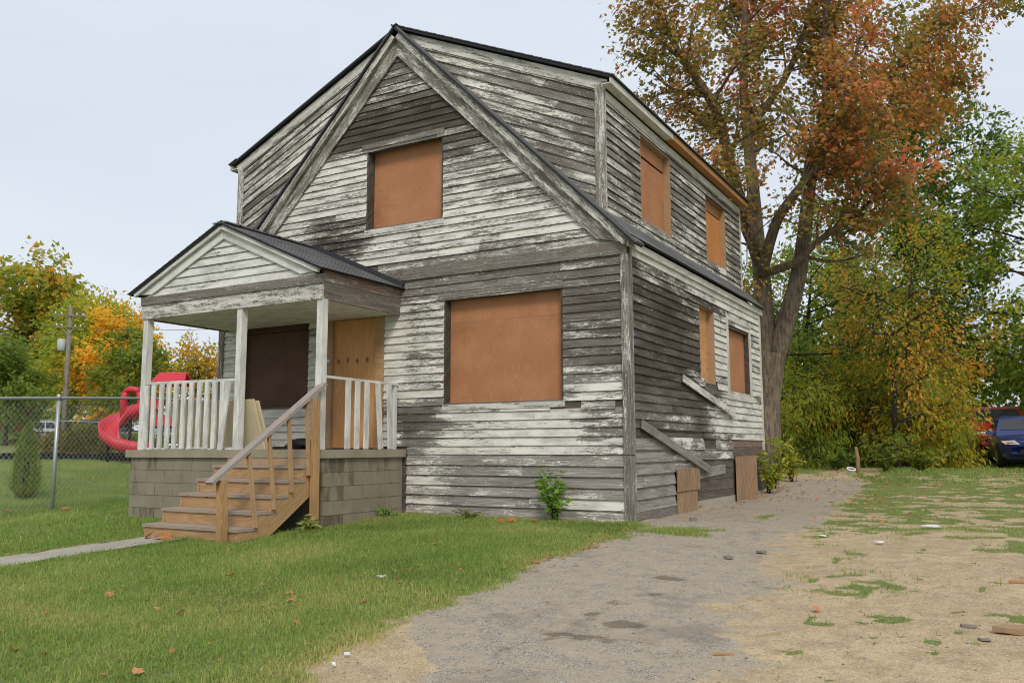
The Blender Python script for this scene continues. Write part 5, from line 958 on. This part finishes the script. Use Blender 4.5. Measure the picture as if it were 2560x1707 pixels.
# ---------------------------------------------------------------- cars
def car(label, x, y, hd, body, L=4.4, Wd=1.72, Ht=1.45, kind='sedan', group=None):
    root = empty('parked_car', (x, y, h(x, y)-.02), hd); tag(root, label, 'car', group); hw = Wd/2; k = L/4.4
    if kind == 'sedan': stn = [(-2.2, .48, .80, .80), (-2.12, .28, .93, .93), (-1.4, .2, .98, 1), (-.4, .19, .95, 1), (.7, .19, .94, 1), (1.15, .2, .90, .99), (1.7, .22, .82, .96), (2.05, .25, .70, .88), (2.2, .38, .58, .74)]; cb = (-1.85, 1.02, .93, -1.05, .28, Ht)
    elif kind == 'suv': stn = [(-2.2, .5, .95, .85), (-2.14, .32, 1.05, .96), (-1.4, .24, 1.06, 1), (-.4, .24, 1.04, 1), (.8, .24, 1.02, 1), (1.3, .25, .99, .99), (1.8, .28, .92, .96), (2.1, .32, .80, .88), (2.2, .45, .66, .78)]; cb = (-2.12, 1.15, 1.02, -1.9, .25, Ht)
    else: stn = [(-2.2, .4, .98, .9), (-2.15, .26, 1.02, .97), (-1.4, .2, 1.02, 1), (-.4, .2, 1.0, 1), (.9, .2, .98, 1), (1.5, .22, .93, .98), (1.95, .26, .80, .92), (2.2, .4, .62, .8)]; cb = (-2.16, 1.55, .98, -2.0, .45, Ht)
    m = MB()
    for (a, z0, z1, w) in stn:
        w *= hw
        for s, zz in ((-.86, z0), (-.97, z0+.1), (-1, (z0+z1)/2), (-.96, z1-.1), (-.86, z1-.015), (0, z1+.03), (.86, z1-.015), (.96, z1-.1), (1, (z0+z1)/2), (.97, z0+.1), (.86, z0)): m.v((a*k, s*w, zz))
    n = 11
    for i in range(len(stn)-1): m.F += [[i*n+j, i*n+(j+1) % n, (i+1)*n+(j+1) % n, (i+1)*n+j] for j in range(n)]
    m.F.append(list(range(n))); m.F.append([(len(stn)-1)*n+j for j in range(n)][::-1]); m.build('body', body, root, True)
    x0, x1, zb_, r0, r1, zt = cb; x0 *= k; x1 *= k; r0 *= k; r1 *= k; wb, wt = hw*.93, hw*.74
    m = MB(); rings = [((x0, x1), wb, zb_-.06), ((x0*.75+r0*.25, x1*.75+r1*.25), wb*.98, zb_+(zt-zb_)*.2), ((x0*.2+r0*.8, x1*.2+r1*.8), wt*1.03, zt-.09), ((r0, r1), wt*.95, zt-.02), ((r0*.8+r1*.2, r1*.8+r0*.2), wt*.7, zt)]
    for (a, b), w, z_ in rings:
        for q in ((a, -w), (b, -w), (b, w), (a, w)): m.v((q[0], q[1], z_))
    for i in range(4): m.F += [[i*4+j, i*4+(j+1) % 4, i*4+4+(j+1) % 4, i*4+4+j] for j in range(4)]
    m.F.append([16, 17, 18, 19]); m.build('cabin', body, root, False)
    A = [Vector(v) for v in m.V[4:12]]     # ring 1 and ring 2 corners carry the glazing
    def pane(p, q, r_, s_, nrm, nm):
        c = (p+q+r_+s_)/4; g = MB(); g.F.append([g.v(c+(v-c)*.88+Vector(nrm)*.012) for v in (p, q, r_, s_)]); g.build(nm, MT['glass'], root)
    pane(A[1], A[2], A[6], A[5], (.8, 0, .6), 'windscreen'); pane(A[3], A[0], A[4], A[7], (-.8, 0, .5), 'rear_window')
    for a, b, c, d, ny in ((0, 1, 5, 4, -1), (2, 3, 7, 6, 1)):
        m1 = (A[a]+A[b])/2; m2 = (A[c]+A[d])/2; pane(A[a], m1, m2, A[d], (0, ny, .2), 'side_window'); pane(m1, A[b], A[c], m2, (0, ny, .2), 'side_window')
    for wx in (-1.32*k, 1.36*k):
        for s in (-1, 1):
            t = MB().tube([(wx, s*(hw-.21), .31), (wx, s*(hw-.19), .31), (wx, s*(hw-.03), .31), (wx, s*(hw+.0), .31)], [.27, .315, .315, .27], 18).build('wheel', MT['rubber'], root, False)
            MB().tube([(wx, s*(hw+.001), .31), (wx, s*(hw+.012), .31)], [.2, .17], 14).build('rim', MT['rim'], t)
            MB().tube([(wx, s*(hw-.12), .33), (wx, s*(hw-.012), .33)], [.375, .375], 18).build('wheel_arch', MT['black'], root)
    fz = stn[-2][2]; fx = stn[-2][0]*k
    for s in (-1, 1):
        y0 = s*hw*.60; hl = MB(); hl.F.append([hl.v(v) for v in ((fx+.075, y0-s*.17, fz-.08), (fx+.055, y0+s*.18, fz-.07), (fx-.13, y0+s*.265, fz+.015), (fx-.02, y0-s*.05, fz+.04))]); c = hl.F[0]; hl.V = [(a+.02, b+s*.012, c_+.015) for a, b, c_ in hl.V]
        ho = hl.build('headlight', MT['lamp'], root); am = MB(); am.F.append([am.v(v) for v in ((fx+.09, y0+s*.10, fz-.055), (fx+.06, y0+s*.20, fz-.055), (fx-.04, y0+s*.24, fz-.01), (fx+.02, y0+s*.14, fz+.0))]); am.build('indicator', MT['amber'], ho)
        rz_ = stn[1][2]; MB().box(stn[0][0]*k-.03, stn[0][0]*k+.1, *(sorted((s*hw*.62, s*hw*.86))), rz_-.28, rz_-.08).build('tail_light', MT['taill'], root)
        MB().bar((x1-.25, s*hw*.95, zb_+.03), (x1-.2, s*(hw+.16), zb_+.08), .1, .13).build('mirror', body, root)
    MB().box(stn[-1][0]*k-.02, stn[-1][0]*k+.02, -.38, .38, .40, .50).build('grille', MT['black'], root); MB().box(stn[-1][0]*k-.04, stn[-1][0]*k+.012, -.55, .55, .38, .395).build('bumper_trim', MT['black'], root)
    MB().box(stn[0][0]*k-.025, stn[0][0]*k, -.26, .26, .62, .76).build('number_plate', MT['white'], root)
    return root
car('dark blue saloon car parked at the right edge facing the camera', 4.62, 18.6, math.radians(-84), MT['blue'], 4.4, 1.72, 1.46)
car('red van parked behind the dark blue car at the right edge', 3.75, 23.2, math.radians(-80), MT['redp'], 4.6, 1.85, 1.72, 'van')
car('silver sport utility car seen from behind through the wire fence', -59.83, 28.52, math.radians(155), MT['silver'], 4.6, 1.85, 1.75, 'suv', 'cars in the car park')
car('white car at the far left edge of the car park', -60.52, 24.56, math.radians(160), MT['whitep'], 4.5, 1.75, 1.5, 'sedan', 'cars in the car park')
car('dark grey blue car behind the round bushes', -50.39, 28.07, math.radians(40), MT['darkp'], 4.7, 1.85, 1.75, 'suv', 'cars in the car park')
car('dark car partly hidden behind the red slide', -43.23, 27.73, math.radians(40), MT['darkp'], 4.5, 1.8, 1.6, 'suv', 'cars in the car park')
car('silver saloon nose beside the silver sport utility car', -63.89, 34.65, math.radians(150), MT['silver'], 4.4, 1.75, 1.42, 'sedan', 'cars in the car park')
# ---------------------------------------------------------------- litter and debris
def scrap(x, y, s, m, label, name='litter', cat='litter', dz=.02, thick=.012, el=1.6):
    mb = MB(); n = 9; pts = [(math.cos(i*6.283/n)*s*el*rnd.uniform(.7, 1.1), math.sin(i*6.283/n)*s*rnd.uniform(.7, 1.1)) for i in range(n)]; a = rnd.uniform(-.5, .5)
    for z in (0, thick):
        for u, v in pts: mb.v((u*math.cos(a)-v*math.sin(a), u*math.sin(a)+v*math.cos(a), z+rnd.uniform(-.3, .3)*thick))
    mb.F.append(list(range(n))[::-1]); mb.F.append([n+i for i in range(n)]); mb.F += [[i, (i+1) % n, n+(i+1) % n, n+i] for i in range(n)]
    o = mb.build(name, m); o.location = (x, y, h(x, y)+dz); return tag(o, label, cat)
scrap(2.42, -.52, .028, MT['paper'], 'small white scrap in the grass edge beside the driveway'); scrap(3.03, -.77, .03, MT['paper'], 'crumpled white scrap on bare dirt below the grass'); scrap(3.37, .96, .08, MT['paper'], 'flat white and pale blue wrapper on the patchy grass')
scrap(.68, -6.27, .013, MT['paper'], 'white chip on the sand at the lawn corner'); scrap(.75, -6.47, .011, MT['paper'], 'tiny white crumb on the sand nearest the lawn corner'); scrap(-.7, -4.21, .035, MT['paper'], 'thin white scrap in the front lawn near the driveway')
scrap(3.95, -4.03, .035, MT['stone'], 'flat grey stone sliver on the dirt at right', 'stone', 'stone', .0); scrap(4.21, -4.11, .05, MT['wply'], 'curved grey wood fragment at the right edge of the dirt', 'wood_fragment', 'wood', .01, .035, 2.6); scrap(4.05, -4.35, .025, MT['stone'], 'small flat pebble beside the grey stone sliver', 'stone', 'stone', .0)
scrap(1.84, -2.11, .03, MT['stone'], 'dark clod of asphalt on the driveway near the dirt', 'stone', 'stone', .0, .02); scrap(2.06, -1.71, .035, MT['stone'], 'larger dark clod of asphalt at the driveway edge', 'stone', 'stone', .0, .022); scrap(.62, .55, .05, MT['stone'], 'brown stone on the driveway by the house corner', 'stone', 'stone', .0, .05, 1.1)
tag(MB().bar((2.66, -5.32, h(2.7, -5.3)+.008), (2.77, -5.27, h(2.7, -5.3)+.008), .014, .012).build('twig', MT['raw']), 'short tan splinter lying on the dirt near the driveway', 'twig'); tag(MB().bar((4.18, -2.42, h(4.2, -2.4)+.01), (4.36, -2.36, h(4.2, -2.4)+.012), .02, .015).build('twig', MT['orangew']), 'orange splinter of wood at the right edge of the dirt', 'twig')
bk = empty('bucket', (.95, 11.3, h(.95, 11.3)+.07)); tag(bk, 'round tub with a white rim tipped over in the grass', 'bucket')
bk.rotation_euler = (.35, .1, .35)
MB().tube([(0, 0, -.16), (0, 0, .05)], [.07, .09], 20, False).build('side', MT['cream'], bk, True); MB().tube([(.09*math.cos(a), .09*math.sin(a), .055) for a in np.linspace(0, 2*math.pi, 25)], .017, 8).build('rim', MT['white'], bk, True); MB().tube([(0, 0, .0), (0, 0, .01)], [.078, .078], 20).build('inside', MT['mulch'], bk)
tag(MB().tube([(1.0, 12.0, h(1, 12)-.1), (1.02, 12.0, h(1, 12)+.35), (.98, 12.02, h(1, 12)+.62)], [.055, .045, .03], 7).build('tree_stub', MT['wply'], None, True), 'short broken stub standing at the driveway end', 'stump')
